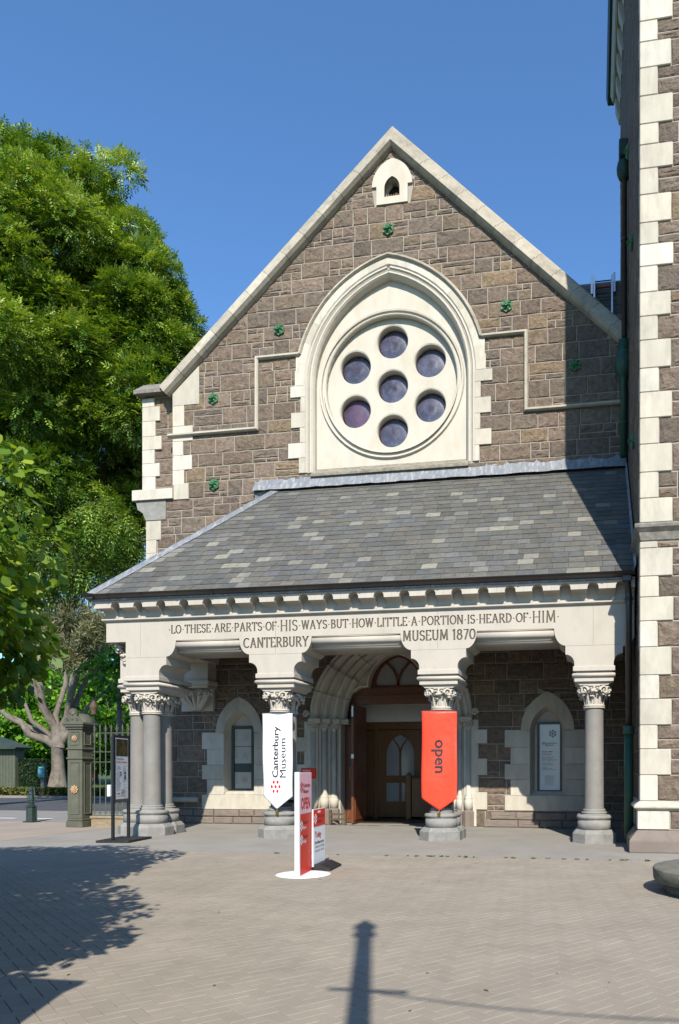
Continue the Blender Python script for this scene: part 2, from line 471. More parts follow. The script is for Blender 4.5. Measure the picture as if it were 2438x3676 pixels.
def stone(mb, poly, mapf, proud=.024, rough=.014, gap=.011, step=.2, back=-.03):
    """rock-faced stone: sides, a drafted edge and an uneven pillowed face"""
    mb.rnd = random.random()
    p = inset(poly, gap); p = subdivide(p, step); n = len(p)
    p = [(x + random.uniform(-.004, .004), y + random.uniform(-.004, .004)) for x, y in p]
    q = inset(p, .022); m = inset(p, .075)
    r0 = mb.add([mapf(x, y, back) for x, y in p])
    r1 = mb.add([mapf(x, y, .003 + random.uniform(0, .004)) for x, y in p])
    r2 = mb.add([mapf(x + random.uniform(-.008, .008), y + random.uniform(-.008, .008), proud + random.uniform(-rough, rough * .4)) for x, y in q])
    r3 = mb.add([mapf(x + random.uniform(-.015, .015), y + random.uniform(-.01, .01), proud + random.uniform(-rough, rough)) for x, y in m])
    cx = sum(a[0] for a in p) / n; cy = sum(a[1] for a in p) / n
    c = mb.add([mapf(cx, cy, proud + random.uniform(-rough, rough * 1.3))])
    for i in range(n):
        j = (i + 1) % n
        mb.face([r0 + i, r0 + j, r1 + j, r1 + i]); mb.face([r1 + i, r1 + j, r2 + j, r2 + i])
        mb.face([r2 + i, r2 + j, r3 + j, r3 + i]); mb.face([r3 + i, r3 + j, c])
    return mb


def block(mb, poly, mapf, proud=.035, gap=.0025, bev=.006, back=-.04):
    """smooth dressed block with a small arris"""
    mb.rnd = random.random()
    p = inset(poly, gap); q = inset(p, bev); n = len(p)
    r0 = mb.add([mapf(x, y, back) for x, y in p]); r1 = mb.add([mapf(x, y, proud - bev) for x, y in p]); r2 = mb.add([mapf(x, y, proud) for x, y in q])
    for i in range(n):
        j = (i + 1) % n
        mb.face([r0 + i, r0 + j, r1 + j, r1 + i]); mb.face([r1 + i, r1 + j, r2 + j, r2 + i])
    mb.face([r2 + i for i in range(n)])
    return mb


def rubble(x0, x1, z0, z1, hmin=.37, hmax=.5, wmin=.42, wmax=1.0, rows=None):
    """snecked rubble courses -> list of rectangles"""
    out = []; z = z0
    rl = rows[:] if rows else None
    while z < z1 - .02:
        h = rl.pop(0) if rl else random.uniform(hmin, hmax)
        if z + h > z1 - .18: h = z1 - z
        x = x0 + random.uniform(-.25, 0)
        while x < x1:
            w = random.uniform(wmin, wmax)
            if x + w > x1 - .15: w = x1 - x + .02
            if random.random() < .27 and h > .3:
                k = random.choice((.32, .4, .5, .62)) * h
                for a, b in ((z, z + k), (z + k, z + h)):
                    if w > .5 and random.random() < .6:
                        c = x + w * random.uniform(.3, .7)
                        out += [(x, c, a, b), (c, x + w, a, b)]
                    else:
                        out.append((x, x + w, a, b))
            else:
                out.append((x, x + w, z, z + h))
            x += w
        z += h
    return out


def rect(x0, x1, z0, z1): return [(x0, z0), (x1, z0), (x1, z1), (x0, z1)]


def emit_pieces(polys, fn, mapf, mat, parent, name, limit=300, score=None, restname=None, **kw):
    """the first `limit` (largest by score) become single parts, the rest one part of kind stuff"""
    polys = [p for p in polys if len(p) >= 3 and area(p) > .006]
    if score: polys.sort(key=score, reverse=True)
    for p in polys[:limit]:
        mb = MB(); fn(mb, p, mapf, **kw); mb.build(name, mat, parent)
    if len(polys) > limit:
        mb = MB()
        for p in polys[limit:]: fn(mb, p, mapf, **kw)
        stuff(mb.build(restname or name + '_remainder', mat, parent))


def arc_pts(cx, off, zs, R, z0=None, n=14):
    """pointed arch, left springing -> apex -> right springing; arcs of radius R centred off beyond the middle"""
    z0 = zs if z0 is None else z0
    a0 = PI - math.asin((z0 - zs) / R); a1 = PI - math.acos(off / R) if off >= 0 else math.acos(off / R)
    a1 = PI - math.acos(min(1, off / R))
    L = [(cx + off + R * math.cos(a0 + (a1 - a0) * i / n), zs + R * math.sin(a0 + (a1 - a0) * i / n)) for i in range(n + 1)]
    Rr = [(2 * cx - x, z) for x, z in reversed(L[:-1])]
    return L + Rr


def resample(path, s0, s1, step=.12):
    d = [0]
    for a, b in zip(path[:-1], path[1:]): d.append(d[-1] + math.dist(a, b))
    T = d[-1]; s0 *= T; s1 *= T
    def at(s):
        for i in range(len(d) - 1):
            if s <= d[i + 1] + 1e-9:
                t = (s - d[i]) / max(1e-9, d[i + 1] - d[i]); a, b = path[i], path[i + 1]
                return (a[0] + (b[0] - a[0]) * t, a[1] + (b[1] - a[1]) * t)
        return path[-1]
    return [at(s0)] + [path[i] for i in range(len(d)) if s0 + .01 < d[i] < s1 - .01] + [at(s1)]


def swept_blocks(path, prof, mapf, mat, parent, name, k, gap=.0012, smooth=False):
    T = sum(math.dist(a, b) for a, b in zip(path[:-1], path[1:]))
    g = gap / T
    for i in range(k):
        mb = MB(); mb.rnd = random.random()
        mb.sweep(resample(path, i / k + g, (i + 1) / k - g), prof, mapf, smooth=smooth)
        mb.build(name, mat, parent)


def rollprof(n0, c0, r, n=8, a0=-PI / 2, a1=PI / 2):
    return [(n0 + r * math.cos(a), c0 + r * math.sin(a)) for a in [a0 + (a1 - a0) * i / n for i in range(n + 1)]]


def text_mesh(body, width=None, height=1., bold=0., align='LEFT'):
    """built-in font -> triangles in the XY plane; returns verts, faces with lower left at the origin"""
    cu = bpy.data.curves.new('t', 'FONT'); cu.body = body; cu.size = 1; cu.offset = bold; cu.resolution_u = 2
    ob = bpy.data.objects.new('t', cu); COL.objects.link(ob)
    dg = bpy.context.evaluated_depsgraph_get(); me = ob.evaluated_get(dg).to_mesh()
    v = [tuple(p.co) for p in me.vertices]; f = [tuple(p.vertices) for p in me.polygons]
    ob.evaluated_get(dg).to_mesh_clear(); bpy.data.objects.remove(ob); bpy.data.curves.remove(cu)
    if not v: return [], []
    x0 = min(p[0] for p in v); x1 = max(p[0] for p in v); y0 = min(p[1] for p in v); y1 = max(p[1] for p in v)
    cap = .7
    sy_ = height / cap; sx_ = (width / (x1 - x0)) if width else sy_ * .95
    return [((p[0] - x0) * sx_, p[1] * sy_) for p in v], f


def put_text(body, name, mat, parent, mapf, a, b, width=None, height=.1, bold=.01, rot=0, c=.002):
    """a, b: lower-left (baseline start) on the surface given by mapf; rot in quarter turns"""
    v, f = text_mesh(body, width, height, bold)
    ca, sa = math.cos(rot), math.sin(rot)
    mb = MB(); n = mb.add([mapf(a + x * ca - y * sa, b + x * sa + y * ca, c) for x, y in v])
    for q in f: mb.face([n + i for i in q])
    return mb.build(name, mat, parent)


def dots(mb, cx, cy, r, R, mapf, c, n=12, fx=1.):
    for k in range(7):
        a = PI / 2 + k * PI / 3
        px, py = (cx, cy) if k == 6 else (cx + R * math.cos(a) * fx, cy + R * math.sin(a))
        m = mb.add([mapf(px + r * fx * math.cos(2 * PI * i / n), py + r * math.sin(2 * PI * i / n), c) for i in range(n)])
        mb.face([m + i for i in range(n)])
    return mb


# ================================================================== SETTING: ground
def sheet(name, poly, z, mat, thick=None):
    mb = MB()
    if thick:
        mb.prism(poly, flat(z - thick), 0, thick)
    else:
        n = mb.add([(x, y, z) for x, y in poly])
        for t in tessellate_polygon([[Vector((x, y, 0)) for x, y in poly]]): mb.face([n + i for i in t])
    return struct(mb.build(name, mat))


sheet('ground', [(-500, -200), (300, -200), (300, 600), (-500, 600)], -.06, M['lawn'])
sheet('paving_bed', [(-22, -30), (14, -30), (14, -3.2), (-22, -3.2)], -.009, M['bed'])
sheet('apron', [(-12.9, -3.3), (8, -3.3), (8, 12), (-12.9, 3.5)], 0, M['apron'], .1)
sheet('side_pavement', [(-22, -3.3), (-12.93, -3.3), (-12.93, 3.2), (-22, 3.2)], 0, M['pinkpave'], .1)
sheet('footway', [(-60, 3.22), (-12.93, 3.22), (-12.93, 8.6), (-60, 8.6)], 0, M['greypave'], .1)
sheet('road', [(-90, 8.6), (-13.5, 8.6), (-13.5, 20.5), (-90, 20.5)], -.05, M['asphalt'])
sheet('verge', [(-120, 20.7), (-13.5, 20.7), (-13.5, 120), (-120, 120)], -.02, M['lawn'], .03)
mb = MB(); mb.box(-90, -13.5, 20.5, 20.7, -.06, .08); struct(mb.build('far_kerb', M['greypave']))
mb = MB()
for i in range(7): mb.box(-26 + i * 1.35, -25.2 + i * 1.35, 4.6, 4.72, 0, .004)
struct(mb.build('footway_marking', M['marking']))
# joints cut across the apron: darker slabs meet with a thin groove
mb = MB()
mb.prism([(-13.0, -3.28), (-12.98, -3.28), (-9.6, .2), (-9.62, .2)], flat(0), 0, .003)
struct(mb.build('apron_joint', M['bed']))

# brick paving: header course along the apron, herringbone beyond
paving = struct(bpy.data.objects.new('brick_paving', None)); COL.objects.link(paving)
BL, BW, GAP = .224, .112, .0036
def brick_mesh():
    mb = MB(); a, b = BL / 2 - GAP / 2, BW / 2 - GAP / 2; e = .003
    n = mb.add([(-a, -b, -.03), (a, -b, -.03), (a, b, -.03), (-a, b, -.03), (-a, -b, -.004), (a, -b, -.004), (a, b, -.004), (-a, b, -.004),
                (-a + e, -b + e, 0), (a - e, -b + e, 0), (a - e, b - e, 0), (-a + e, b - e, 0)])
    for k in (0, 4):
        for i in range(4):
            j = (i + 1) % 4; mb.face([n + k + i, n + k + j, n + k + 4 + j, n + k + 4 + i])
    mb.face([n + 8, n + 9, n + 10, n + 11]); return mb
bmb = brick_mesh(); bme = bmb.mesh('brick', M['paver'])
spots = []
ca, sa = math.cos(math.radians(50)), math.sin(math.radians(50))
def in_view(x, y, m=1.2):
    if y > -3.42 or y < -13.2 or x > 3.4 or x < -14.5: return False
    dy = y + 16.45; d = .9859 * dy - .1675 * x
    if d < 3.6: return False
    u = (.9859 * x + .1675 * dy) / d
    return -.66 - m / d * .5 < u < .31 + m / d * .5
for i in range(-140, 140):
    for j in range(-60, 60):
        # classic 2:1 herringbone lattice
        for (ox, oy, r) in ((0, 0, 0), (-BW * .5, BW * 1.5, PI / 2)):
            gx = i * BW + j * 2 * BW + ox + 0; gy = i * BW - j * 2 * BW + oy
            X = gx * ca - gy * sa - 5; Y = gx * sa + gy * ca - 8.5
            if in_view(X, Y): spots.append((X, Y, r + math.radians(50)))
hd = []
x = -14.2
while x < 1.1:
    hd.append((x, -3.355 , PI / 2)); x += BW + .001
spots.sort(key=lambda s: (s[0] * -.1675 + (s[1] + 16.45) * .986))
print('bricks', len(spots))
for (X, Y, r) in spots[:300]:
    o = bpy.data.objects.new('brick', bme); o.location = (X, Y, random.uniform(-.0015, .001)); o.rotation_euler[2] = r; o.parent = paving; COL.objects.link(o)
V0 = np.array(bmb.v); F0 = bmb.f
def mass_bricks(lst, name):
    mb = MB()
    for (X, Y, r) in lst:
        c, s_ = math.cos(r), math.sin(r); mb.rnd = random.random(); dz = random.uniform(-.0015, .001); n = len(mb.v)
        mb.v.extend([(X + a * c - b * s_, Y + a * s_ + b * c, z + dz) for a, b, z in bmb.v])
        for f in F0: mb.face([n + i for i in f])
    return stuff(mb.build(name, M['paver'], paving))
mass_bricks(spots[300:], 'brick_field')
mass_bricks(hd, 'header_course')
# weeds in the joint between apron and bricks
mb = MB()
for k in range(34):
    wx = random.uniform(-3, 1.0) if k > 6 else random.uniform(-9, -3); wy = -3.3 + random.uniform(-.05, .03)
    for q in range(12):
        a = random.uniform(0, 2 * PI); r = random.uniform(.01, .05); mb.rnd = random.random()
        n = mb.add([(wx, wy, .002), (wx + r * math.cos(a), wy + r * math.sin(a), .012 + random.uniform(0, .02)), (wx + r * math.cos(a + .6), wy + r * math.sin(a + .6), .01)])
        mb.face([n, n + 1, n + 2])
stuff(mb.build('joint_weeds', M['weed']))

mb = MB()
for k in range(46):
    wx, wy = random.uniform(-9, 3), random.uniform(-13, -2); a = random.uniform(0, 6.28); r = random.uniform(.012, .028); mb.rnd = random.random()
    n = mb.add([(wx + r * math.cos(a), wy + r * math.sin(a), .004), (wx + r * .5 * math.cos(a + 1.6), wy + r * .5 * math.sin(a + 1.6), .009), (wx - r * math.cos(a), wy - r * math.sin(a), .006), (wx + r * .5 * math.cos(a - 1.6), wy + r * .5 * math.sin(a - 1.6), .007)])
    mb.face([n, n + 1, n + 2, n + 3])
stuff(mb.build('fallen_leaves', M['flower']))
# ================================================================== GABLE BUILDING
YW = 3.6
CX = -5.66
gab = thing('museum_building', 'brown stone gabled museum building with large round rose window above the porch', 'building', (CX, YW, 0))
FW = front(YW)
GL, GR, GE, GA = -12.24, .86, 12.72, 18.97      # left, right, eaves, apex
AX = -5.55

# core wall with openings
R_in, OFF, ZS = 3.15, .80, 12.55
win_in = arc_pts(CX, OFF, ZS, R_in); win_loop = [(CX - 2.35, 10.08)] + win_in + [(CX + 2.35, 10.08)]
door_out = arc_pts(CX, .3, 3.0, 2.40); door_loop = [(CX - 2.08, 0.0)] + door_out + [(CX + 2.08, 0.0)]
def niche_loop(cx, z0): return [(cx - .50, z0)] + arc_pts(cx, .25, 2.62, .75) + [(cx + .50, z0)]
nl = [niche_loop(-10.14, .85), niche_loop(-1.22, .85)]
vent_loop = [(AX - .27, 17.55)] + arc_pts(AX, .12, 17.8, .39) + [(AX + .27, 17.55)]
outer = [(-13.07, 0), (CX - 2.08, 0)] + door_out + [(CX + 2.08, 0), (GR, 0), (GR, GE), (AX, GA), (GL, GE), (GL, 9.55), (-13.07, 9.55)]
mb = MB(); mb.prism_holes([outer, win_loop, nl[0], nl[1], vent_loop], FW, -.42, 0)
mb.build('wall', M['mortar'], gab)
mb = MB(); mb.box(-13.36, GL, YW + .28, YW + 1.2, 9.5, 12.8); mb.build('pier_wall', M['mortar'], gab)
# body behind and roof
mb = MB(); mb.box(-13.07, -12.7, YW + .43, 20, 0, 12.6); mb.box(.5, .86, 7.2, 20, 0, 12.6); mb.box(-12.7, .5, 19.7, 20, 0, 12.6); mb.build('rear_wall', M['mortar'], gab)
mb = MB()
mb.prism([(-13.2, 12.35), (-12.9, 12.2), (AX, 18.75), (1.0, 12.2), (1.2, 12.4), (AX, 19.05)], lambda a, b, c: (a, c, b), YW + .5, 20)
mb.build('main_roof', M['slate'], gab)

# openings used to trim stones (convex, centre + boundary path)
def tangent_clip(poly, loop, pad=0):
    cx = sum(p[0] for p in poly) / len(poly); cy = sum(p[1] for p in poly) / len(poly)
    lx = sum(p[0] for p in loop) / len(loop); ly = sum(p[1] for p in loop) / len(loop)
    # inside test for all vertices of polygon vs convex loop
    best = None
    for i in range(len(loop)):
        a, b = loop[i], loop[(i + 1) % len(loop)]
        ex, ey = b[0] - a[0], b[1] - a[1]; L = math.hypot(ex, ey)
        if L < 1e-6: continue
        nx, ny = ey / L, -ex / L
        if (lx - a[0]) * nx + (ly - a[1]) * ny > 0: nx, ny = -nx, -ny
        d = (cx - a[0]) * nx + (cy - a[1]) * ny
        if best is None or d > best[0]: best = (d, a, nx, ny)
        # if the whole polygon lies outside this edge nothing to trim
        if all((p[0] - a[0]) * nx + (p[1] - a[1]) * ny >= -1e-6 for p in poly): return poly
    d, a, nx, ny = best
    return clip(poly, a[0] + nx * pad, a[1] + ny * pad, nx, ny)

trim_win = [(CX - 2.58, 10.05)] + arc_pts(CX, OFF, ZS, 3.42) + [(CX + 2.58, 10.05)]
trim_door = [(CX - 2.3, .02)] + arc_pts(CX, .17, 3.0, 2.46) + [(CX + 2.3, .02)]
trim_vent = [(AX - .5, 17.42)] + arc_pts(AX, .2, 17.85, .78) + [(AX + .5, 17.42)]
trim_n = [[(c - .95, .45)] + arc_pts(c, .38, 2.66, 1.08, n=6) + [(c + .95, .45)] for c in (-10.14, -1.22)]
rects = rubble(-13.07, GR, .0, 9.55) + rubble(GL, GR, 9.55, 19.0)
polys = []
s1 = Vector((GA - GE, -(AX - GL))).normalized(); s2 = Vector((-(GA - GE), -(GR - AX))).normalized()
quoin_clear = []
for (a, b, c, d) in rects:
    if c > 5.3 and d < 8.8 and a > -9.8: continue            # hidden under the porch roof
    p = rect(a, b, c, d)
    p = clip(p, GL + .33 if c > 9.5 else -12.75, 0, 1, 0); p = clip(p, GR, 0, -1, 0) if p else p
    if p and d > GE - .1:
        p = clip(p, GL, GE, s1.x, s1.y)
        if p: p = clip(p, GR, GE, s2.x, s2.y)
    for lp in [trim_win, trim_door, trim_vent] + trim_n:
        if len(p) >= 3: p = tangent_clip(p, lp)
    if len(p) >= 3: polys.append(p)
def gscore(p):
    z = sum(q[1] for q in p) / len(p); return area(p) * (1.0 if z > 8 else .6)
emit_pieces(polys, stone, FW, M['basalt'], gab, 'stone', 300, gscore, 'small_stones')
# pier stones
pp = [rect(max(a, -13.0), min(b, GL), c, d) for (a, b, c, d) in rubble(-13.05, GL, 9.6, 12.75) if b > -13 and min(b, GL) - max(a, -13.0) > .1]
emit_pieces(pp, stone, front(YW + .28), M['basalt'], gab, 'pier_stone', 60)
# quoins on the left corners (alternating long and short)
def quoins(x, dirn, z0, z1, mapf, parent, wl=.62, ws=.36, h=(.36, .46), proud=.04, name='quoin', mat='cream', k0=0):
    z = z0; k = k0
    while z < z1 - .05:
        hh = random.uniform(*h)
        if z + hh > z1 - .2: hh = z1 - z
        w = (wl if k % 2 else ws) * random.uniform(.92, 1.1)
        mb = MB(); block(mb, rect(min(x, x + dirn * w), max(x, x + dirn * w), z, z + hh), mapf, proud=proud); mb.build(name, M[mat], parent)
        z += hh; k += 1
quoins(-13.1, 1, .7, 8.95, FW, gab, .52, .36)
quoins(GL, 1, 9.95, 12.3, FW, gab, .62, .34)
quoins(-13.38, 1, 9.95, 12.72, front(YW + .24), gab, .6, .42)
mb = MB(); block(mb, [(GL, 12.3), (GL + .85, 12.3), (GL + .85, 13.42), (GL, 12.66)], FW, proud=.042); mb.build('quoin', M['cream'], gab)
# corbel course under the pier and the block below it
mb = MB()
mb.prism([(YW - .12, 9.56), (YW - .12, 9.86), (YW + .22, 10.0), (YW + .5, 10.0), (YW + .5, 9.56)], lambda a, b, c: (c, a, b), -13.5, -12.2)
mb.build('pier_corbel', M['cream'], gab)
mb = MB(); block(mb, rect(-12.2, -11.72, 9.53, 10.0), FW, proud=.05); mb.build('quoin', M['cream'], gab)
mb = MB(); mb.prism([(-13.42, 9.55), (-13.36, 9.3), (-13.2, 9.2), (-13.1, 8.97), (-12.45, 8.97), (-12.45, 9.55)], FW, -.3, .05); mb.build('corbel_block', M['basestone'], gab)
# pier cap
mb = MB(); mb.prism([(YW - .02, 12.78), (YW - .02, 12.88), (YW + .5, 13.3), (YW + 1.3, 13.3), (YW + 1.3, 12.78)], lambda a, b, c: (c, a, b), -13.52, -12.2)
mb.build('pier_cap', M['capstone'], gab)
# coping
prof_c = [(-.02, -.6), (.46, -.6), (.46, .02), (.40, .10), (.34, .10), (.32, .16), (.18, .17), (.16, .24), (.06, .25), (.0, .16), (-.03, .03)]
LA = [(GL - .12, GE - .12), (AX, GA)]; RA = [(AX, GA), (GR + .05, GE)]
full = [LA[0], (AX, GA), RA[1]]
def coping(path, k):
    for i in range(k):
        g = .0006
        s0, s1_ = i / k + (g if i else 0), (i + 1) / k - (g if i < k - 1 else 0)
        mb = MB(); mb.rnd = random.random()
        mb.sweep(resample(path, s0, s1_), prof_c, FW); mb.build('coping_stone', M['coping'], gab)
# apex stone has a miter: sweep a short bent path
def lerp(a, b, t): return (a[0] + (b[0] - a[0]) * t, a[1] + (b[1] - a[1]) * t)
coping([full[0], lerp(full[0], full[1], .955)], 12)
coping([lerp(full[2], full[1], .955), full[2]][::1], 12)
mb = MB(); mb.sweep([lerp(full[0], full[1], .9555), full[1], lerp(full[2], full[1], .9555)], prof_c, FW); mb.build('apex_stone', M['coping'], gab)

# ---- string courses with their vertical returns, joined to the hood mould
sp = [(-.05, 0), (.06, 0), (.06, .04), (.03, .10), (-.02, .10), (-.05, .06)]
def strings(path, k, name='string_course'):
    T = resample(path, 0, 1)
    mb = MB(); mb.sweep(T, sp, front(YW - .03)); mb.build(name, M['coping'] if k else M['cream'], gab)
hood = arc_pts(CX, OFF, ZS, 3.52, 13.44)
strings([(GL - .12, 11.42), (-9.58, 11.42), (-9.58, 13.45), (hood[0][0], 13.45)], 0)
strings([(hood[-1][0], 13.45), (-1.80, 13.45), (-1.80, 11.33), (.84, 11.33)], 1)
hp = [(-.04, -.02), (.07, -.02), (.07, .06), (.03, .12), (-.01, .12), (-.04, .06)]
swept_blocks(hood, hp, front(YW - .02), M['coping'], gab, 'hood_mould', 10)

# ---- rose window
rose = MB()
# broad flat arch band made of voussoirs, outer side against the rubble
band_path = arc_pts(CX, OFF, ZS, 3.41, ZS)
band = [(.12, -.05), (.12, .05), (.11, .06), (-.12, .06), (-.16, .02), (-.17, -.05)]
swept_blocks(band_path, band, FW, M['cream'], gab, 'voussoir', 15)
inner_path = arc_pts(CX, OFF, ZS, 3.09, ZS)
jl = [(CX - 2.29, 10.06)] + inner_path + [(CX + 2.29, 10.06)]
mould = [(.17, -.02), (.165, .03), (.12, .045), (.09, .0), (.06, -.02), (.03, .02), (-.01, .02), (-.05, -.03), (-.08, -.1), (-.085, -.35), (.17, -.35)]
swept_blocks(jl, mould, FW, M['trac'], gab, 'arch_moulding', 22)
# jamb quoins
zq = 10.05; k = 0
while zq < ZS - .02:
    hh = min(.435, ZS - zq)
    if ZS - zq - hh < .2: hh = ZS - zq
    for sgn in (-1, 1):
        w = (2.92 if k % 2 else 2.61) + random.uniform(-.05, .05)
        a, b = CX + sgn * 2.45, CX + sgn * w
        mb = MB(); block(mb, rect(min(a, b), max(a, b), zq, zq + hh), FW, proud=.055); mb.build('jamb_stone', M['cream'], gab)
    zq += hh; k += 1
for sgn in (-1, 1):      # between springing and hood the band widens to a straight edge
    for z0, z1, o in ((ZS, 12.98, 2.76), (12.98, 13.42, 2.73)):
        xi0 = math.sqrt(3.50 ** 2 - (z0 - ZS) ** 2) - OFF; xi1 = math.sqrt(3.50 ** 2 - (z1 - ZS) ** 2) - OFF
        pl = [(CX + sgn * (xi0 + .0), z0), (CX + sgn * max(o, xi0 + .01), z0), (CX + sgn * max(o, xi1 + .01), z1), (CX + sgn * (xi1 + .0), z1)]
        mb = MB(); mb.prism(pl if sgn > 0 else pl[::-1], FW, -.03, .05); mb.build('jamb_stone', M['cream'], gab)
# recessed tympanum plate with the big circular opening
circ = lambda cx, cz, r, n=48: [(cx + r * math.cos(2 * PI * i / n), cz + r * math.sin(2 * PI * i / n)) for i in range(n)]
RZ = 12.52
plate = [(CX - 2.30, 10.06)] + arc_pts(CX, OFF, ZS, 3.10) + [(CX + 2.30, 10.06)]
mb = MB(); mb.prism_holes([plate, circ(CX, RZ, 1.92)], front(YW + .24), -.1, 0); mb.build('tympanum', M['trac'], gab)
tr = MB(); ring = circ(CX, RZ, 1.95, 64)
tr.sweep(ring, [(.04, -.2)] + rollprof(-.02, .0, .06, 6, -PI / 2, PI / 2)[::-1] + [(-.09, -.02), (-.1, .04), (-.15, .05), (-.17, 0), (-.17, -.2)], front(YW + .22), closed=True, smooth=False)
tr.build('window_ring', M['trac'], gab)
ocs = [(CX, RZ)] + [(CX + 1.27 * math.cos(PI / 2 + k * PI / 3), RZ + 1.27 * math.sin(PI / 2 + k * PI / 3)) for k in range(6)]
mb = MB(); mb.prism_holes([circ(CX, RZ, 2.0)] + [circ(x, z, .49, 40) for x, z in ocs], front(YW + .36), -.06, 0)
rw = mb.build('window_disc', M['trac'], gab)
for oi_, (x, z) in enumerate(ocs):
    mb = MB(); c40 = circ(x, z, .49, 40)
    # bevelled reveal going back to the glass
    mb.sweep(c40, [(0, -.002), (-.0, -.28), (.05, -.28), (.05, -.1), (.03, -.03)], front(YW + .36), closed=True, smooth=True)
    mb.build('window_reveal', M['trac'], rw)
    mb = MB(); mb.lathe([(.47, 0), (.40, .012), (.2, .03), (.0, .035)], n=32)
    mb.v = [(x + a, YW + .60 - zz, z + b) for a, b, zz in mb.v]
    mb.build('window_glass', M['magenta' if oi_ == 3 else 'purple'], rw)
mb = MB(); mb.box(CX - 2.4, CX + 2.4, YW + .75, YW + .8, 9.9, 16); mb.build('window_backing', M['black'], gab)
# weathered sill
mb = MB(); mb.prism([(YW - .1, 9.92), (YW - .1, 9.98), (YW + .26, 10.26), (YW + .3, 9.92)], lambda a, b, c: (c, a, b), CX - 2.28, CX + 2.28)
mb.build('window_sill', M['sillgrime'], gab)

# ---- small vent window near the apex
mb = MB()
vo = [(AX - .5, 17.42), (AX - .53, 17.95)] + arc_pts(AX, .2, 17.93, .78)[0:] + [(AX + .53, 17.95), (AX + .5, 17.42)]
vo = [(AX - .45, 17.42), (AX - .45, 17.93)] + arc_pts(AX, .2, 17.93, .78) + [(AX + .45, 17.93), (AX + .45, 17.42)]
vi = [(AX - .22, 17.62)] + arc_pts(AX, .12, 17.86, .34) + [(AX + .22, 17.62)]
mb.prism_holes([vo, vi], FW, -.4, .06); vent = mb.build('vent_surround', M['trac'], gab)
mb = MB(); mb.prism(vi, front(YW + .3), -.02, 0); mb.build('vent_dark', M['black'], gab)
mb = MB()
for i in range(9): mb.tube([(AX - .2 + i * .05, YW + .12, 17.62), (AX - .2 + i * .05 + random.uniform(-.01, .01), YW + .1, 17.78 + random.uniform(0, .05))], .006, 5)
mb.build('vent_bird_spikes', M['rosette'], gab)

# ---- green iron tie plates
def star(mb, cx, cz, mapf, R=.17):
    n = 6; c = mb.add([mapf(cx, cz, .075)])
    pts = []
    for i in range(2 * n):
        a = PI / 2 + i * PI / n; r = R if i % 2 == 0 else R * .86
        pts.append((cx + r * math.cos(a), cz + r * math.sin(a)))
    o = mb.add([mapf(x, z, .0) for x, z in pts]); t = mb.add([mapf(x, z, .035) for x, z in pts])
    mid = mb.add([mapf(cx + R * .55 * math.cos(PI / 2 + i * PI / n), cz + R * .55 * math.sin(PI / 2 + i * PI / n), .085 if i % 2 else .03) for i in range(2 * n)])
    for i in range(2 * n):
        j = (i + 1) % (2 * n)
        mb.face([o + i, o + j, t + j, t + i]); mb.face([t + i, t + j, mid + j, mid + i]); mb.face([mid + i, mid + j, c])
    mb.sweep([(cx + .045 * math.cos(k * PI / 3), cz + .045 * math.sin(k * PI / 3)) for k in range(6)], [(0, .06), (0, .13), (.02, .13), (.03, .06)], mapf, closed=True)
    return mb
for (x, z) in [(-5.66, 16.71), (-2.33, 14.21), (-8.90, 14.22), (-10.94, 12.41), (-.48, 12.43), (-10.92, 9.9)]:
    mb = MB(); star(mb, x, z, front(YW - .035)); mb.build('tie_plate', M['green'], gab)

# ---- lead flashing where the porch roof meets the wall
mb = MB()
N = 60
for row, (z0, z1, y) in enumerate(((9.74, 9.97, YW - .06), (9.58, 9.78, YW - .14))):
    lo, hi = [], []
    for i in range(N + 1):
        x = -9.65 + (GR + 9.65) * i / N
        lo.append((x, y - .02 + random.uniform(-.008, .008) - .05 * row, z0 + random.uniform(-.012, .012))); hi.append((x, y + .05, z1))
    a = mb.add(lo); b = mb.add(hi)
    for i in range(N): mb.face([a + i, a + i + 1, b + i + 1, b + i], True)
mb.build('lead_flashing', M['lead'], gab)

# ---- doorway
DC = -5.62
dz = 3.0
orders = [(2.30, YW - .05, .17), (2.08, YW + .12, .30), (1.86, YW + .30, .45), (1.66, YW + .46, .62)]
for i, (hw, y, o_) in enumerate(orders):
    w = .18; R = hw + o_
    path = arc_pts(DC, o_, dz, R, n=16)
    # roll, hollow and fillet of each order
    pr = [(.02, -.25), (.02, .0), (-.03, .03)] + [(-.09 + .055 * math.cos(a), .02 + .055 * math.sin(a)) for a in [PI * .75 - PI * 1.1 * t / 5 for t in range(6)]][::-1] + [(-w, -.03), (-w - .01, -.25)]
    pr = [(.06, -.25), (.06, .01), (.03, .04), (-.02, .035), (-.04, .0), (-.06, .03), (-.09, .055), (-.13, .055), (-.16, .03), (-.17, -.02), (-.20, -.06), (-.215, -.25)]
    swept_blocks(path, pr, front(y), M['cream'], gab, 'arch_order', 9, smooth=True)
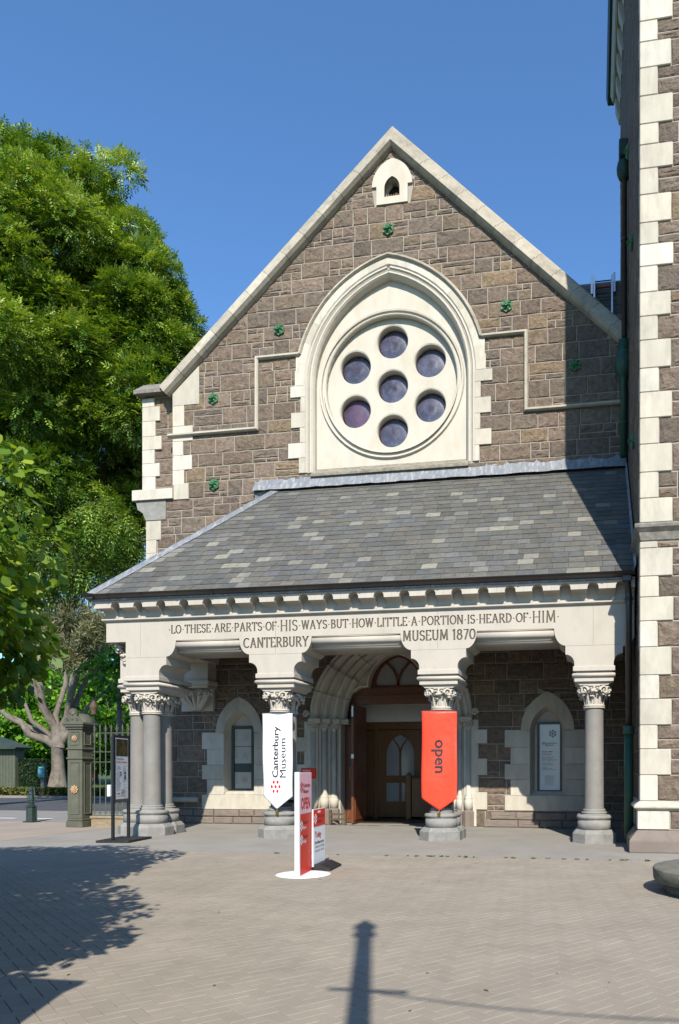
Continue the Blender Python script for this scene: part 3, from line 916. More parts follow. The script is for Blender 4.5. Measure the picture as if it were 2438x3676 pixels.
# outer hood of rubble voussoirs above is part of the wall; capitals frieze and abacus
for sgn in (-1, 1):
    X = lambda q: DC + sgn * q
    mb = MB()
    steps = [(2.36, YW - .12), (2.12, YW + .05), (1.90, YW + .23), (1.70, YW + .40)]
    for (q, y) in steps:
        a, b = sorted((X(q), X(q - .36)))
        mb.bevbox(a, b, y - .07, y + .35, 2.94, 3.03, .012)
        mb.bevbox(a + .02, b - .02, y - .03, y + .35, 2.89, 2.94, .008)
    mb.build('door_abacus', M['cream'], gab)
    mb = MB()
    for (q, y) in [(2.24, YW - .04), (1.99, YW + .14), (1.77, YW + .33)]:
        cxx = X(q)
        mb.lathe([(.075, 2.66), (.09, 2.67), (.07, 2.69), (.08, 2.75), (.12, 2.86), (.15, 2.89)], cxx, y, 14)
        for k in range(14):
            a = PI + PI * k / 13; rr = .125
            mb.ico((cxx + rr * math.cos(a), y + rr * math.sin(a), 2.82 + .03 * math.sin(k * 2.1)), .032, 1)
            mb.ico((cxx + (rr - .03) * math.cos(a + .1), y + (rr - .03) * math.sin(a + .1), 2.76), .022, 1)
    mb.build('door_capital', M['carved'], gab)
    for (q, y, r) in [(2.24, YW - .04, .075), (1.99, YW + .14, .085), (1.77, YW + .33, .08)]:
        mb = MB(); mb.lathe([(r + .05, .46), (r + .05, .74), (r + .03, .76), (r + .045, .79), (r + .03, .83), (r + .01, .84), (r + .03, .87), (r, .90), (r, 2.67)], X(q), y, 20)
        mb.build('door_shaft', M['cream'], gab)
        mb = MB(); mb.lathe([(r + .09, 0), (r + .09, .42), (r + .05, .47)], X(q), y, 8, smooth=False, rot=PI / 8); mb.build('door_plinth', M['brownplinth'], gab)
    mb = MB()
    for (q0, q1, y) in [(2.16, 2.06, YW + .06), (1.93, 1.84, YW + .24), (1.70, 1.60, YW + .42)]:
        a, b = sorted((X(q0), X(q1))); mb.box(a, b, y, y + .4, .02, 2.9)
    a, b = sorted((X(2.46), X(2.12))); mb.box(a, b, YW - .045, YW + .3, .02, 2.95)
    mb.build('door_jamb', M['cream'], gab)
    # jamb quoins toothed into rubble
    z = .48; k = 0
    while z < 2.92:
        hh = min(random.uniform(.36, .48), 2.95 - z); w = 2.76 if k % 2 == 0 else 2.52
        if 2.95 - z - hh < .15: hh = 2.95 - z
        a, b = sorted((X(2.44), X(w))); mb = MB(); block(mb, rect(a, b, z, z + hh), FW, proud=.05); mb.build('jamb_stone', M['cream'], gab)
        z += hh; k += 1
    # carved label stop
    mb = MB()
    for k in range(16):
        t = k / 15 * 2.6 * PI; rr = .10 * (1 - k / 20)
        mb.ico((X(2.43) + rr * math.cos(t) * .9, YW - .14, 3.16 + rr * math.sin(t)), .035, 1)
    mb.build('label_stop', M['carved'], gab)

# cusped inner stone arch with wooden transom window
cusp = []
for i in range(9):   # lower lobe left: from the jamb up to the cusp
    t = i / 8; a = PI - t * math.radians(72)
    cusp.append((DC - .80 + .80 * math.cos(a), 3.02 + .99 * math.sin(a)))
up = arc_pts(DC, .16, 3.95, .98, n=10)
cusp_l = cusp + [(DC - .84, 3.97)] + up[:11]
inner = cusp_l + [(2 * DC - x, z) for x, z in reversed(cusp_l[:-1])]
outer_d = [(DC - 1.72, 2.98)] + arc_pts(DC, .6, 3.0, 2.29, n=16) + [(DC + 1.72, 2.98)]
poly = outer_d + inner[::-1]
mb = MB(); mb.prism(poly, front(YW + .62), -.22, 0); mb.build('cusped_arch', M['cream'], gab)
mb = MB(); mb.sweep(inner, [(.0, -.05), (.0, .03), (.05, .04), (.07, .0), (.07, -.05)], front(YW + .60), smooth=False); mb.build('cusp_moulding', M['cream'], gab)
# timber frame
wood = bpy.data.objects
tf = MB()
fo = inner; fi = [(DC - .74, 4.02)] + arc_pts(DC, .12, 4.02, .80, n=10) + [(DC + .74, 4.02)]
tf.box(DC - 1.62, DC + 1.62, YW + .80, YW + .98, 3.50, 3.98); tf.box(DC - 1.62, DC + 1.62, YW + .74, YW + 1.0, 3.66, 3.74)
fr_out = [(DC - 1.0, 3.9)] + arc_pts(DC, .3, 3.9, 1.3, n=10) + [(DC + 1.0, 3.9)]
fr_in = [(DC - .68, 4.04)] + arc_pts(DC, .16, 4.04, .84, n=10) + [(DC + .68, 4.04)]
tf.prism_holes([fr_out, fr_in], front(YW + .88), -.08, 0)
for s_ in (-1, 1):   # Y tracery
    pts = [(DC, 4.02), (DC + s_ * .03, 4.25), (DC + s_ * .14, 4.5), (DC + s_ * .36, 4.72)]
    tf.sweep(pts, [(-.03, -.05), (-.03, .02), (.03, .02), (.03, -.05)], front(YW + .88))
tf.box(DC - 1.66, DC - 1.42, YW + .84, YW + 1.0, 0, 3.5); tf.box(DC + 1.42, DC + 1.66, YW + .84, YW + 1.0, 0, 3.5)
dframe = tf.build('door_frame', M['wood'], gab)
mb = MB(); mb.box(DC - .75, DC + .75, YW + .93, YW + .94, 3.98, 4.95)
M['pane'] = plain('grey_reflecting_pane', (.34, .345, .35), rough=.12, spec=.6)  # pale grey base colour paints in the reflection of the bright forecourt
mb.build('transom_pane', M['pane'], dframe)
# door leaves standing open outwards
def leaf(x, y0, y1, parent, flip):
    mb = MB(); t = .07
    mb.box(x - t / 2, x + t / 2, y0, y1, .03, 3.45)
    for s_ in (-1, 1):
        for (a, b) in ((.12, 1.0), (1.12, 2.0), (2.1, 3.3)):
            xx = x + s_ * (t / 2)
            mb.box(min(xx, xx + s_ * .02), max(xx, xx + s_ * .02), y0 + .1, y0 + .16, a, b); mb.box(min(xx, xx + s_ * .02), max(xx, xx + s_ * .02), y1 - .16, y1 - .1, a, b)
            mb.box(min(xx, xx + s_ * .02), max(xx, xx + s_ * .02), y0 + .16, y1 - .16, a, a + .06); mb.box(min(xx, xx + s_ * .02), max(xx, xx + s_ * .02), y0 + .16, y1 - .16, b - .06, b)
    d = mb.build('door', M['wood'], parent)
    mb = MB(); mb.tube([(x - flip * .06, y0 + .08, 1.25), (x - flip * .1, y0 + .08, 1.3), (x - flip * .1, y0 + .08, 1.62), (x - flip * .06, y0 + .08, 1.67)], .012, 8); mb.build('door_handle', M['brass'], d)
    mb = MB(); mb.box(x - .04, x + .04, y0 - .004, y0, 1.9, 2.02); mb.box(x - .025, x + .025, y0 - .004, y0, 3.1, 3.4); mb.build('door_latch', M['steel'], d)
    return d
leaf(DC - 1.20, YW + .30, YW + 1.5, gab, 1)
leaf(DC + 1.36, YW + .40, YW + 1.5, gab, -1)
mb = MB(); mb.box(DC - 1.55, DC - 1.24, YW + .78, YW + .84, .03, 3.4); mb.box(DC + 1.40, DC + 1.6, YW + .78, YW + .84, .03, 3.4)
for a, b in ((.15, 1.6), (1.75, 3.3)): mb.box(DC - 1.5, DC - 1.29, YW + .765, YW + .78, a, b)
mb.build('side_panel', M['wood'], gab)
# foyer behind the door
mb = MB()
mb.box(-9.2, -9.1, YW + 1.0, 12, 0, 5.3); mb.box(-2.1, -2.0, YW + 1.0, 12, 0, 5.3); mb.box(-9.2, -2.0, 12, 12.1, 0, 5.3); mb.box(-9.2, -2.0, YW + 1.0, 12, 5.2, 5.3)
mb.box(-9.1, -2.1, YW + 2.75, YW + 2.85, 3.1, 5.2)
mb.build('foyer_wall', M['plaster'], gab)
mb = MB(); mb.box(-9.1, -2.1, YW + .8, 12, -.02, .02); mb.build('foyer_floor', M['foyerfloor'], gab)
YS = YW + 2.9
scr = MB(); scr.box(-8.9, -2.2, YS, YS + .12, 2.86, 3.12)
for x0, x1 in ((-8.9, -8.75), (-6.98, -6.82), (-5.4, -5.25), (-3.4, -3.25)): scr.box(x0, x1, YS, YS + .12, 0, 2.86)
scrn = scr.build('foyer_screen', M['oak'], gab)
for (x0, x1) in ((-8.7, -7.0), (-6.80, -5.42), (-5.23, -3.42)):
    xc = (x0 + x1) / 2; hw = min(.46, (x1 - x0) / 2 - .16)
    o_ = rect(x0, x1, .05, 2.84)
    a_ = [(xc - hw, 1.38)] + arc_pts(xc, .22, 2.05, hw + .22, n=8) + [(xc + hw, 1.38)]
    l1 = rect(xc - hw, xc - .03, .55, 1.15); l2 = rect(xc + .03, xc + hw, .55, 1.15)
    mb = MB(); mb.prism_holes([o_, a_, l1, l2], front(YS + .04), -.05, 0)
    mb.box(xc - .025, xc + .025, YS + .03, YS + .08, 1.38, 2.2)
    for s_ in (-1, 1): mb.sweep([(xc, 2.15), (xc + s_ * .08, 2.35), (xc + s_ * .22, 2.53)], [(-.02, -.04), (-.02, .01), (.02, .01), (.02, -.04)], front(YS + .04))
    mb.box(x0 + .1, x1 - .1, YS + .02, YS + .04, .1, .4)
    d = mb.build('foyer_door', M['oak'], scrn)
mb = MB(); mb.box(-8.9, -2.2, YS + .075, YS + .08, .45, 2.8); mb.build('foyer_pane', M['pane'], scrn)
mb = MB(); mb.bevbox(-5.80, -5.62, YW + 2.4, YW + 2.58, .02, 1.42, .02); mb.bevbox(-5.76, -5.66, YW + 2.44, YW + 2.54, 1.42, 1.48, .02); mb.box(-5.6, -4.6, YW + 2.45, YW + 2.5, .1, 1.3)
tag(mb.build('foyer_newel', M['oak']), 'honey oak newel post and panel inside the doorway beside the red banner', 'newel post')

# ---- arched niches with their surrounds
for c_, zb in ((-10.14, .42), (-1.22, .46)):
    o_ = arc_pts(c_, .38, 2.66, 1.10, n=8); i_ = arc_pts(c_, .25, 2.62, .72, n=8)
    ipath = [(c_ - .47, .9)] + i_ + [(c_ + .47, .9)]
    # arch voussoirs
    for i in range(4):
        k0, k1 = i * 4, i * 4 + 4
        pl = o_[k0:k1 + 1] + i_[k0:k1 + 1][::-1]
        pl2 = inset(pl, .0015)
        mb = MB(); mb.rnd = random.random(); mb.prism(pl2, FW, -.03, .05); mb.build('niche_voussoir', M['cream'], gab)
    z = zb; k = 0
    hs = [.42, .44, .42, .46, .48]; 
    tot = 2.66 - zb; sc_ = tot / sum(hs)
    for h_ in hs:
        h_ *= sc_; w = 1.16 if k % 2 == 0 else 1.0
        if k == 0:
            mb = MB(); block(mb, rect(c_ - w, c_ + w, z, z + h_), FW, proud=.05); mb.build('niche_stone', M['cream'], gab)
        else:
            for s_ in (-1, 1):
                a, b = sorted((c_ + s_ * .47, c_ + s_ * w)); mb = MB(); block(mb, rect(a, b, z, z + h_), FW, proud=.05); mb.build('niche_stone', M['cream'], gab)
        z += h_; k += 1
    # splayed reveal, blank panel and sloping sill
    mb = MB(); mb.sweep(ipath, [(.0, .045), (-.11, -.24), (-.11, -.3), (.03, -.3), (.03, .045)], FW); mb.build('niche_reveal', M['cream'], gab)
    mb = MB(); mb.box(c_ - .55, c_ + .55, YW + .24, YW + .3, .8, 3.9); mb.build('niche_panel', M['cream'], gab)
    mb = MB(); mb.prism([(YW - .05, .86), (YW + .25, 1.02), (YW + .3, .7), (YW, .7)], lambda a, b, c: (c, a, b), c_ - .46, c_ + .46); mb.build('niche_sill', M['cream'], gab)
# plinth courses at the foot of the wall
pl = [rect(a, b, c, d) for a, b, c, d in rubble(-12.9, .8, .0, .42, .2, .24, .45, 1.1) if b < DC - 2.45 or a > DC + 2.45]
emit_pieces(pl, stone, front(YW - .05), M['brownplinth'], gab, 'plinth_stone', 60, proud=.02, rough=.006)
for a, b in ((-12.9, -11.42),):
    mb = MB(); mb.prism([(YW - .16, .64), (YW - .18, .68), (YW - .12, .74), (YW, .78), (YW, .6)], lambda x, z, c: (c, x, z), a, b); mb.build('plinth_string', M['cream'], gab)

# ================================================================== PORCH
por = thing('entrance_porch', 'pale stone entrance porch with slate roof, carved capitals and inscribed lintel', 'porch', (-5.4, 0, 0))
YF, YB = -.42, .66
LZ0, LZ1 = 4.634, 5.124

# --- engraved lettering as strokes
def A_(cx, cy, rx, ry, a0, a1, n=8): return [(cx + rx * math.cos(math.radians(a0 + (a1 - a0) * i / n)), cy + ry * math.sin(math.radians(a0 + (a1 - a0) * i / n))) for i in range(n + 1)]
FONT = {  # width, strokes, serifs (x, y)
    'L': (.46, [[(.08, 0), (.08, 1)], [(.08, 0.03), (.46, .03)], [(.44, .0), (.44, .2)]], [(.08, 1)]),
    'O': (.66, [A_(.33, .5, .30, .48, 0, 360, 16)], []),
    'T': (.58, [[(.29, 0), (.29, 1)], [(0, .97), (.58, .97)], [(.02, 1), (.02, .82)], [(.56, 1), (.56, .82)]], [(.29, 0)]),
    'H': (.66, [[(.1, 0), (.1, 1)], [(.56, 0), (.56, 1)], [(.1, .5), (.56, .5)]], [(.1, 0), (.1, 1), (.56, 0), (.56, 1)]),
    'E': (.50, [[(.08, 0), (.08, 1)], [(.08, .03), (.48, .03)], [(.08, .97), (.46, .97)], [(.08, .52), (.36, .52)], [(.46, 0), (.46, .18)], [(.44, 1), (.44, .84)]], []),
    'S': (.48, [A_(.24, .74, .19, .23, 20, 270, 9) + A_(.24, .26, .20, .24, 90, -160, 9)], []),
    'A': (.66, [[(.08, 0), (.33, 1)], [(.33, 1), (.58, 0)], [(.17, .36), (.5, .36)]], [(.08, 0), (.58, 0)]),
    'R': (.60, [[(.1, 0), (.1, 1)], [(.1, .97), (.28, .97)] + A_(.28, .74, .2, .23, 90, -90, 8) + [(.1, .51)], [(.28, .5), (.56, .0)]], [(.1, 0), (.1, 1), (.56, 0)]),
    'P': (.54, [[(.1, 0), (.1, 1)], [(.1, .97), (.28, .97)] + A_(.28, .72, .2, .25, 90, -90, 8) + [(.1, .47)]], [(.1, 0), (.1, 1)]),
    'F': (.48, [[(.08, 0), (.08, 1)], [(.08, .97), (.46, .97)], [(.08, .52), (.36, .52)], [(.44, 1), (.44, .84)]], [(.08, 0)]),
    'I': (.22, [[(.11, 0), (.11, 1)]], [(.11, 0), (.11, 1)]),
    'W': (.86, [[(.06, 1), (.24, 0)], [(.24, 0), (.43, 1)], [(.43, 1), (.62, 0)], [(.62, 0), (.8, 1)]], [(.06, 1), (.43, 1), (.8, 1)]),
    'Y': (.62, [[(.05, 1), (.31, .48)], [(.57, 1), (.31, .48)], [(.31, .48), (.31, 0)]], [(.05, 1), (.57, 1), (.31, 0)]),
    'B': (.54, [[(.1, 0), (.1, 1)], [(.1, .97), (.26, .97)] + A_(.26, .75, .18, .22, 90, -90, 8) + [(.1, .53)], [(.1, .51), (.28, .51)] + A_(.28, .27, .2, .24, 90, -90, 8) + [(.1, .03)]], [(.1, 0), (.1, 1)]),
    'U': (.62, [[(.1, 1), (.1, .3)] + A_(.31, .3, .21, .28, 180, 360, 8) + [(.52, 1)]], [(.1, 1), (.52, 1)]),
    'M': (.80, [[(.1, 0), (.14, 1)], [(.14, 1), (.4, .1)], [(.4, .1), (.66, 1)], [(.66, 1), (.7, 0)]], [(.1, 0), (.7, 0), (.14, 1), (.66, 1)]),
    'N': (.66, [[(.1, 0), (.1, 1)], [(.1, 1), (.56, 0)], [(.56, 0), (.56, 1)]], [(.1, 0), (.56, 1), (.1, 1)]),
    'D': (.62, [[(.1, 0), (.1, 1)], [(.1, .97), (.24, .97)] + A_(.24, .5, .31, .47, 90, -90, 10) + [(.1, .03)]], [(.1, 0), (.1, 1)]),
    'C': (.62, [A_(.35, .5, .30, .48, 45, 315, 12)], []),
    '1': (.32, [[(.18, 0), (.18, 1)], [(.18, .98), (.04, .84)]], [(.18, 0)]),
    '8': (.5, [A_(.25, .74, .17, .23, 0, 360, 10), A_(.25, .26, .21, .26, 0, 360, 12)], []),
    '7': (.48, [[(.03, .96), (.45, .96)], [(.44, .96), (.18, 0)]], []),
    '0': (.54, [A_(.27, .5, .23, .48, 0, 360, 14)], []),
}
def engrave(text, x0, x1, z, h, sizes=None, wt=.15):
    """-> list of convex polygons"""
    adv = []; tot = 0
    for i, ch in enumerate(text):
        s_ = (sizes[i] if sizes else 1)
        w = {'·': .36, ' ': .3}.get(ch) or (FONT[ch][0] + .10)
        adv.append((ch, s_, w * s_)); tot += w * s_
    kx = (x1 - x0) / tot; out = []; x = x0
    for ch, s_, w in adv:
        if ch == '·':
            c_ = (x + w * kx / 2, z + h * .45); r = h * .09
            out.append([(c_[0] + r, c_[1]), (c_[0], c_[1] + r), (c_[0] - r, c_[1]), (c_[0], c_[1] - r)])
        elif ch != ' ':
            hh = h * s_; zz = z - (hh - h) * .5
            _, st, se = FONT[ch]
            P = lambda p: (x + (p[0] + .05) * kx * s_, zz + p[1] * hh)
            t = h * wt / 2
            for pl in st:
                q = [P(p) for p in pl]
                for a, b in zip(q[:-1], q[1:]):
                    dx, dy = b[0] - a[0], b[1] - a[1]; L = math.hypot(dx, dy) or 1
                    # upright strokes heavy, level strokes light
                    tt = t * (.55 + .6 * abs(dy) / L); nx, ny = -dy / L * tt, dx / L * tt; ex, ey = dx / L * tt * .35, dy / L * tt * .35
                    out.append([(a[0] - ex + nx, a[1] - ey + ny), (a[0] - ex - nx, a[1] - ey - ny), (b[0] + ex - nx, b[1] + ey - ny), (b[0] + ex + nx, b[1] + ey + ny)])
            for p in se:
                c_ = P(p); r = h * .12; th = h * .03
                out.append([(c_[0] - r, c_[1] - th), (c_[0] + r, c_[1] - th), (c_[0] + r, c_[1] + th), (c_[0] - r, c_[1] + th)])
        x += w * kx
    return out

BR = [(-11.02, -10.156, -9.965, -9.72, 'corner'), (-8.115, -7.87, -7.665, 0, 'L'), (-6.775, -6.585, -6.345, 0, 'R'), (-4.255, -4.01, -3.82, 0, 'L'), (-2.955, -2.765, -2.525, 0, 'R'), (-.835, -.59, -.40, 0, 'L')]
def q_ovolo(xa, xb):     # from (xa, 4.634) down to (xb, 4.256) bulging
    return [(xa + (xb - xa) * (1 - math.cos(t)), 4.634 - .378 * math.sin(t)) for t in [PI / 2 * i / 8 for i in range(9)]]
def q_cav(xa, xb):       # from (xa, 4.065) to (xb, 3.864): concave cut
    return [(xa + (xb - xa) * math.sin(t), 3.864 + .201 * math.cos(t)) for t in [PI / 2 * i / 6 for i in range(7)]]
ol = [(-11.535, LZ1), (-11.535, LZ0), (-11.02, LZ0), (-11.02, 3.80), (-10.156, 3.80)]
ol += q_cav(-9.965, -10.156)[::-1] + q_ovolo(-9.72, -9.965)[::-1]
for (a, b, c, xr0, xr1, xr2) in ((-8.115, -7.87, -7.665, -6.775, -6.585, -6.345), (-4.255, -4.01, -3.82, -2.955, -2.765, -2.525)):
    ol += q_ovolo(a, b) + q_cav(b, c) + [(c, 3.80), (xr0, 3.80)] + q_cav(xr1, xr0)[::-1] + q_ovolo(xr2, xr1)[::-1]
ol += q_ovolo(-.835, -.59) + q_cav(-.59, -.40) + [(-.40, 3.80), (.43, 3.80)] + q_cav(.62, .43)[::-1] + [(.62, 4.2), (.80, 4.3), (.86, 4.4), (.86, LZ1)]
# drop doubled points
tmp = [ol[0]]
for p in ol[1:]:
    if math.dist(p, tmp[-1]) > 1e-4: tmp.append(p)
ol = tmp
line1 = '·LO·THESE·ARE·PARTS·OF·HIS·WAYS·BUT·HOW·LITTLE·A·PORTION·IS·HEARD·OF·HIM·'
sz = [1.] * len(line1)
for w_ in ('HIS', 'HIM'):
    i = line1.index('·' + w_ + '·') + 1
    for k in range(3): sz[i + k] = 1.28
glyphs = engrave(line1, -9.92, -.71, 4.795, .195, sz) + engrave('CANTERBURY', -8.02, -6.41, 4.405, .225) + engrave('MUSEUM 1870', -4.21, -2.545, 4.455, .225)
joints = []
for x in (-10.64, -7.22, -3.4, .0): joints.append(rect(x - .002, x + .002, 4.27, 5.10))
for (a, b) in ((-11.0, -10.0), (-7.85, -6.6), (-4.0, -2.78), (-.575, .6)): joints.append(rect(a, b, 4.245, 4.249))
verts = [Vector(p) for p in ol]; faces = [list(range(len(ol)))]
for g in glyphs + joints:
    n = len(verts); verts += [Vector(p) for p in g]; faces.append(list(range(n, n + len(g))))
vo_, eo_, fo_, _, _, fof = delaunay_2d_cdt(verts, [], faces, 1, 1e-5)
mb = MB(); Fm = front(YF)
n0 = mb.add([Fm(v.x, v.y, 0) for v in vo_]); n1 = mb.add([Fm(v.x, v.y, -.022) for v in vo_])
NG = len(glyphs)
allg = glyphs + joints
gb = [(min(p[0] for p in g), max(p[0] for p in g), min(p[1] for p in g), max(p[1] for p in g)) for g in allg]
buckets = {}
for gi, b_ in enumerate(gb):
    for k in range(math.floor(b_[0] * 4), math.floor(b_[1] * 4) + 1): buckets.setdefault(k, []).append(gi)
def in_glyph(x, y):
    for gi in buckets.get(math.floor(x * 4), ()):
        b_ = gb[gi]
        if b_[0] <= x <= b_[1] and b_[2] <= y <= b_[3]:
            g = allg[gi]; sg = 0; ok = True
            for i in range(len(g)):
                a, b = g[i], g[(i + 1) % len(g)]; cr = (b[0] - a[0]) * (y - a[1]) - (b[1] - a[1]) * (x - a[0])
                if abs(cr) < 1e-12: continue
                if sg == 0: sg = 1 if cr > 0 else -1
                elif (cr > 0) != (sg > 0): ok = False; break
            if ok: return True
    return False
cut = MB()
inner_f, edges = [], {}
for f, orig in zip(fo_, fof):
    cxx = sum(vo_[i].x for i in f) / len(f); cyy = sum(vo_[i].y for i in f) / len(f)
    isg = in_glyph(cxx, cyy)
    if isg:
        m_ = cut.add([Fm(vo_[i].x, vo_[i].y, -.022) for i in f]); cut.face(range(m_, m_ + len(f)))
        for i in range(len(f)):
            a, b = f[i], f[(i + 1) % len(f)]; edges[(a, b)] = 1
    elif 0 in orig:
        mb.face([n0 + i for i in f])
for (a, b) in edges:
    if (b, a) not in edges:
        m_ = cut.add([Fm(vo_[a].x, vo_[a].y, -.0005), Fm(vo_[b].x, vo_[b].y, -.0005), Fm(vo_[b].x, vo_[b].y, -.022), Fm(vo_[a].x, vo_[a].y, -.022)]); cut.face(range(m_, m_ + 4))
# body behind the face (brackets follow through the whole thickness)
i0 = mb.add([(a, YF, b) for a, b in ol]); i1 = mb.add([(a, YB, b) for a, b in ol])
for i in range(len(ol)):
    j = (i + 1) % len(ol); mb.face([i0 + i, i0 + j, i1 + j, i1 + i])
for t in tessellate_polygon([[Vector((a, b, 0)) for a, b in ol]]): mb.face([i1 + k for k in t])
lint = mb.build('inscribed_lintel', M['lintel'], por)
M['grime'] = rough_mat('grimed_letter_cuts', [(.15, .125, .095)], var=.3, nscale=12, bump=.3)  # dark colour holds both the dirt and painted-in shadow of the cuts
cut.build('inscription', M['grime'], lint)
# moulded soffit between the brackets
for (a, b) in ((-9.72, -8.115), (-6.345, -4.255), (-2.525, -.835)):
    mb = MB()
    prof = [(YF + .03, LZ0 - .002)] + [(YF + .10 - .075 * math.cos(t), 4.54 - .085 * math.sin(t)) for t in [-PI / 2 + PI * i / 8 for i in range(9)]] + [(YF + .13, 4.43), (YF + .16, 4.41), (YF + .16, 4.37), (YF + .3, 4.34), (YB - .1, 4.34), (YB, 4.5), (YB, LZ0 - .002)]
    mb.prism(prof, lambda y, z, c: (c, y, z), a - .12, b + .12, smooth=True)
    mb.build('soffit_moulding', M['lintel'], por)
# side beam on the left and its ends
mb = MB(); mb.box(-11.535, -10.75, YB, YW - .05, LZ0, LZ1); mb.build('side_beam', M['lintel'], por)
mb = MB()
for xa, xb, y0, y1 in ((-11.42, -10.98, YB, 1.15),):
    mb.prism([(YB, LZ0), (1.5, LZ0), (1.45, 4.5), (1.3, 4.33), (1.2, 4.26), (1.2, 4.07), (1.1, 4.0), (1.0, 3.87), (1.0, 3.8), (YB, 3.8)], lambda a, b, c: (c, a, b), -11.45, -10.75)
mb.box(-11.42, -11.03, -.05, YB, 3.80, LZ0)
mb.build('side_bracket', M['lintel'], por)
# imposts: slab, roll, slab over every group of columns
def impost(name, x0, x1, y0, y1):
    mb = MB()
    mb.bevbox(x0 - .03, x1 + .03, y0 - .05, y1 + .05, 3.69, 3.80, .01)
    mb.bevbox(x0 + .03, x1 - .03, y0 + .02, y1 - .02, 3.655, 3.69, .004)
    # rounded roll
    for k in range(6):
        t0 = -PI / 2 + PI * k / 6; t1 = -PI / 2 + PI * (k + 1) / 6
        r0, r1 = .05 * math.cos(t0), .05 * math.cos(t1); z0, z1 = 3.607 + .05 * math.sin(t0), 3.607 + .05 * math.sin(t1)
        A = [(x0 - r0, y0 - r0, z0), (x1 + r0, y0 - r0, z0), (x1 + r0, y1 + r0, z0), (x0 - r0, y1 + r0, z0)]
        B = [(x0 - r1, y0 - r1, z1), (x1 + r1, y0 - r1, z1), (x1 + r1, y1 + r1, z1), (x0 - r1, y1 + r1, z1)]
        n = mb.add(A + B)
        for i in range(4): j = (i + 1) % 4; mb.face([n + i, n + j, n + 4 + j, n + 4 + i], True)
    mb.box(x0 + .03, x1 - .03, y0 + .03, y1 - .03, 3.53, 3.66)
    mb.bevbox(x0 + .0, x1 - .0, y0 + .0, y1 - .0, 3.47, 3.56, .006)
    mb.prism([(x0 + .02, 3.47), (x1 - .02, 3.47), (x1 - .12, 3.40), (x0 + .12, 3.40)], lambda a, b, c: (a, c, b), y0 + .06, y1 - .06)
    return mb.build(name, M['lintel'], por)
impost('impost', -11.02, -10.156, YF, .95); impost('impost', -11.42, -11.03, -.05, .7)
impost('impost', -7.665, -6.775, YF, YB); impost('impost', -3.82, -2.955, YF, YB); impost('impost', -.40, .43, YF, YB)

# --- columns
def capital_mb(seed):
    rs = random.Random(seed); mb = MB()
    mb.lathe([(.205, 0), (.225, .01), (.235, .03), (.225, .05), (.2, .06), (.185, .08), (.18, .2), (.20, .30), (.24, .38), (.29, .44), (.31, .46)], n=20)
    for k in range(10):           # upright ribbed leaves
        a = 2 * PI * k / 10; w = .055
        ts = [i / 6 for i in range(7)]; L_ = []
        for t in ts:
            r = .20 + .02 * math.sin(PI * t) + .13 * t ** 3; z = .06 + .30 * t - .05 * max(0, t - .8) * 5
            L_.append((r, z, w * (1 - .55 * t ** 2)))
        base = None
        for (r, z, ww) in L_:
            n = mb.add([((r) * math.cos(a) - ww * math.sin(a) * s_, (r) * math.sin(a) + ww * math.cos(a) * s_, z) if s_ else ((r + .018) * math.cos(a), (r + .018) * math.sin(a), z) for s_ in (-1, -.5, 0, .5, 1)])
            if base is not None:
                for i in range(4): mb.face([base + i, base + i + 1, n + i + 1, n + i])
            base = n
        for q in range(3): mb.ico((.335 * math.cos(a + .12 * (q - 1)), .335 * math.sin(a + .12 * (q - 1)), .32 + rs.uniform(-.02, .02)), .03 + rs.uniform(0, .014), 1)
    for k in range(4):            # corner volutes
        a = PI / 4 + k * PI / 2
        for side in (-1, 1):
            aa = a + side * .16; cx, cy, cz = .355 * math.cos(aa), .355 * math.sin(aa), .345
            pts, rr = [], []
            for i in range(16):
                t = i / 15; th = 2.4 * PI * t; R = .10 * (1 - .78 * t)
                # spiral in the plane facing outward
                tx, ty = -math.sin(aa) * side, math.cos(aa) * side
                pts.append((cx + tx * R * math.cos(th) + math.cos(aa) * .03 * t, cy + ty * R * math.cos(th) + math.sin(aa) * .03 * t, cz + R * math.sin(th))); rr.append(.026 * (1 - .35 * t))
            mb.tube(pts, rr, 6)
            # stem running from centre to the volute
            pts = []
            for i in range(7):
                t = i / 6; ang = a + side * (.72 - .55 * t); R = .25 + .09 * t
                pts.append((R * math.cos(ang), R * math.sin(ang), .27 + .16 * math.sin(t * PI / 2)))
            mb.tube(pts, .018, 6)
        for q in range(9):
            aa = a + rs.uniform(-.32, .32); mb.ico(((.33 + rs.uniform(0, .05)) * math.cos(aa), (.33 + rs.uniform(0, .05)) * math.sin(aa), .24 + rs.uniform(0, .1)), rs.uniform(.02, .038), 1, (1, 1, .8))
    for k in range(4):            # little figure between the volutes
        a = k * PI / 2
        mb.ico((.32 * math.cos(a), .32 * math.sin(a), .36), .045, 1, (1, 1, 1.1)); mb.ico((.30 * math.cos(a), .30 * math.sin(a), .42), .03, 1)
        for s_ in (-1, 1): mb.ico((.31 * math.cos(a + s_ * .2), .31 * math.sin(a + s_ * .2), .39), .035, 1, (1, 1, .6))
        for q in range(4): mb.ico((.27 * math.cos(a + rs.uniform(-.3, .3)), .27 * math.sin(a + rs.uniform(-.3, .3)), .2 + rs.uniform(0, .1)), .025, 1)
    return mb
caps = [capital_mb(11), capital_mb(23)]
shaft = MB().lathe([(.213, 0), (.213, .03), (.208, .1), (.200, 2.22), (.203, 2.25)], n=36)
cap_me = [c.mesh('capital', M['carved']) for c in caps]; shaft_me = shaft.mesh('shaft', M['granite'])
basemb = MB()
oc = 1 / math.cos(PI / 8)
basemb.lathe([(.46 * oc, 0), (.46 * oc, .20), (.385 * oc, .285)], n=8, smooth=False, rot=PI / 8)
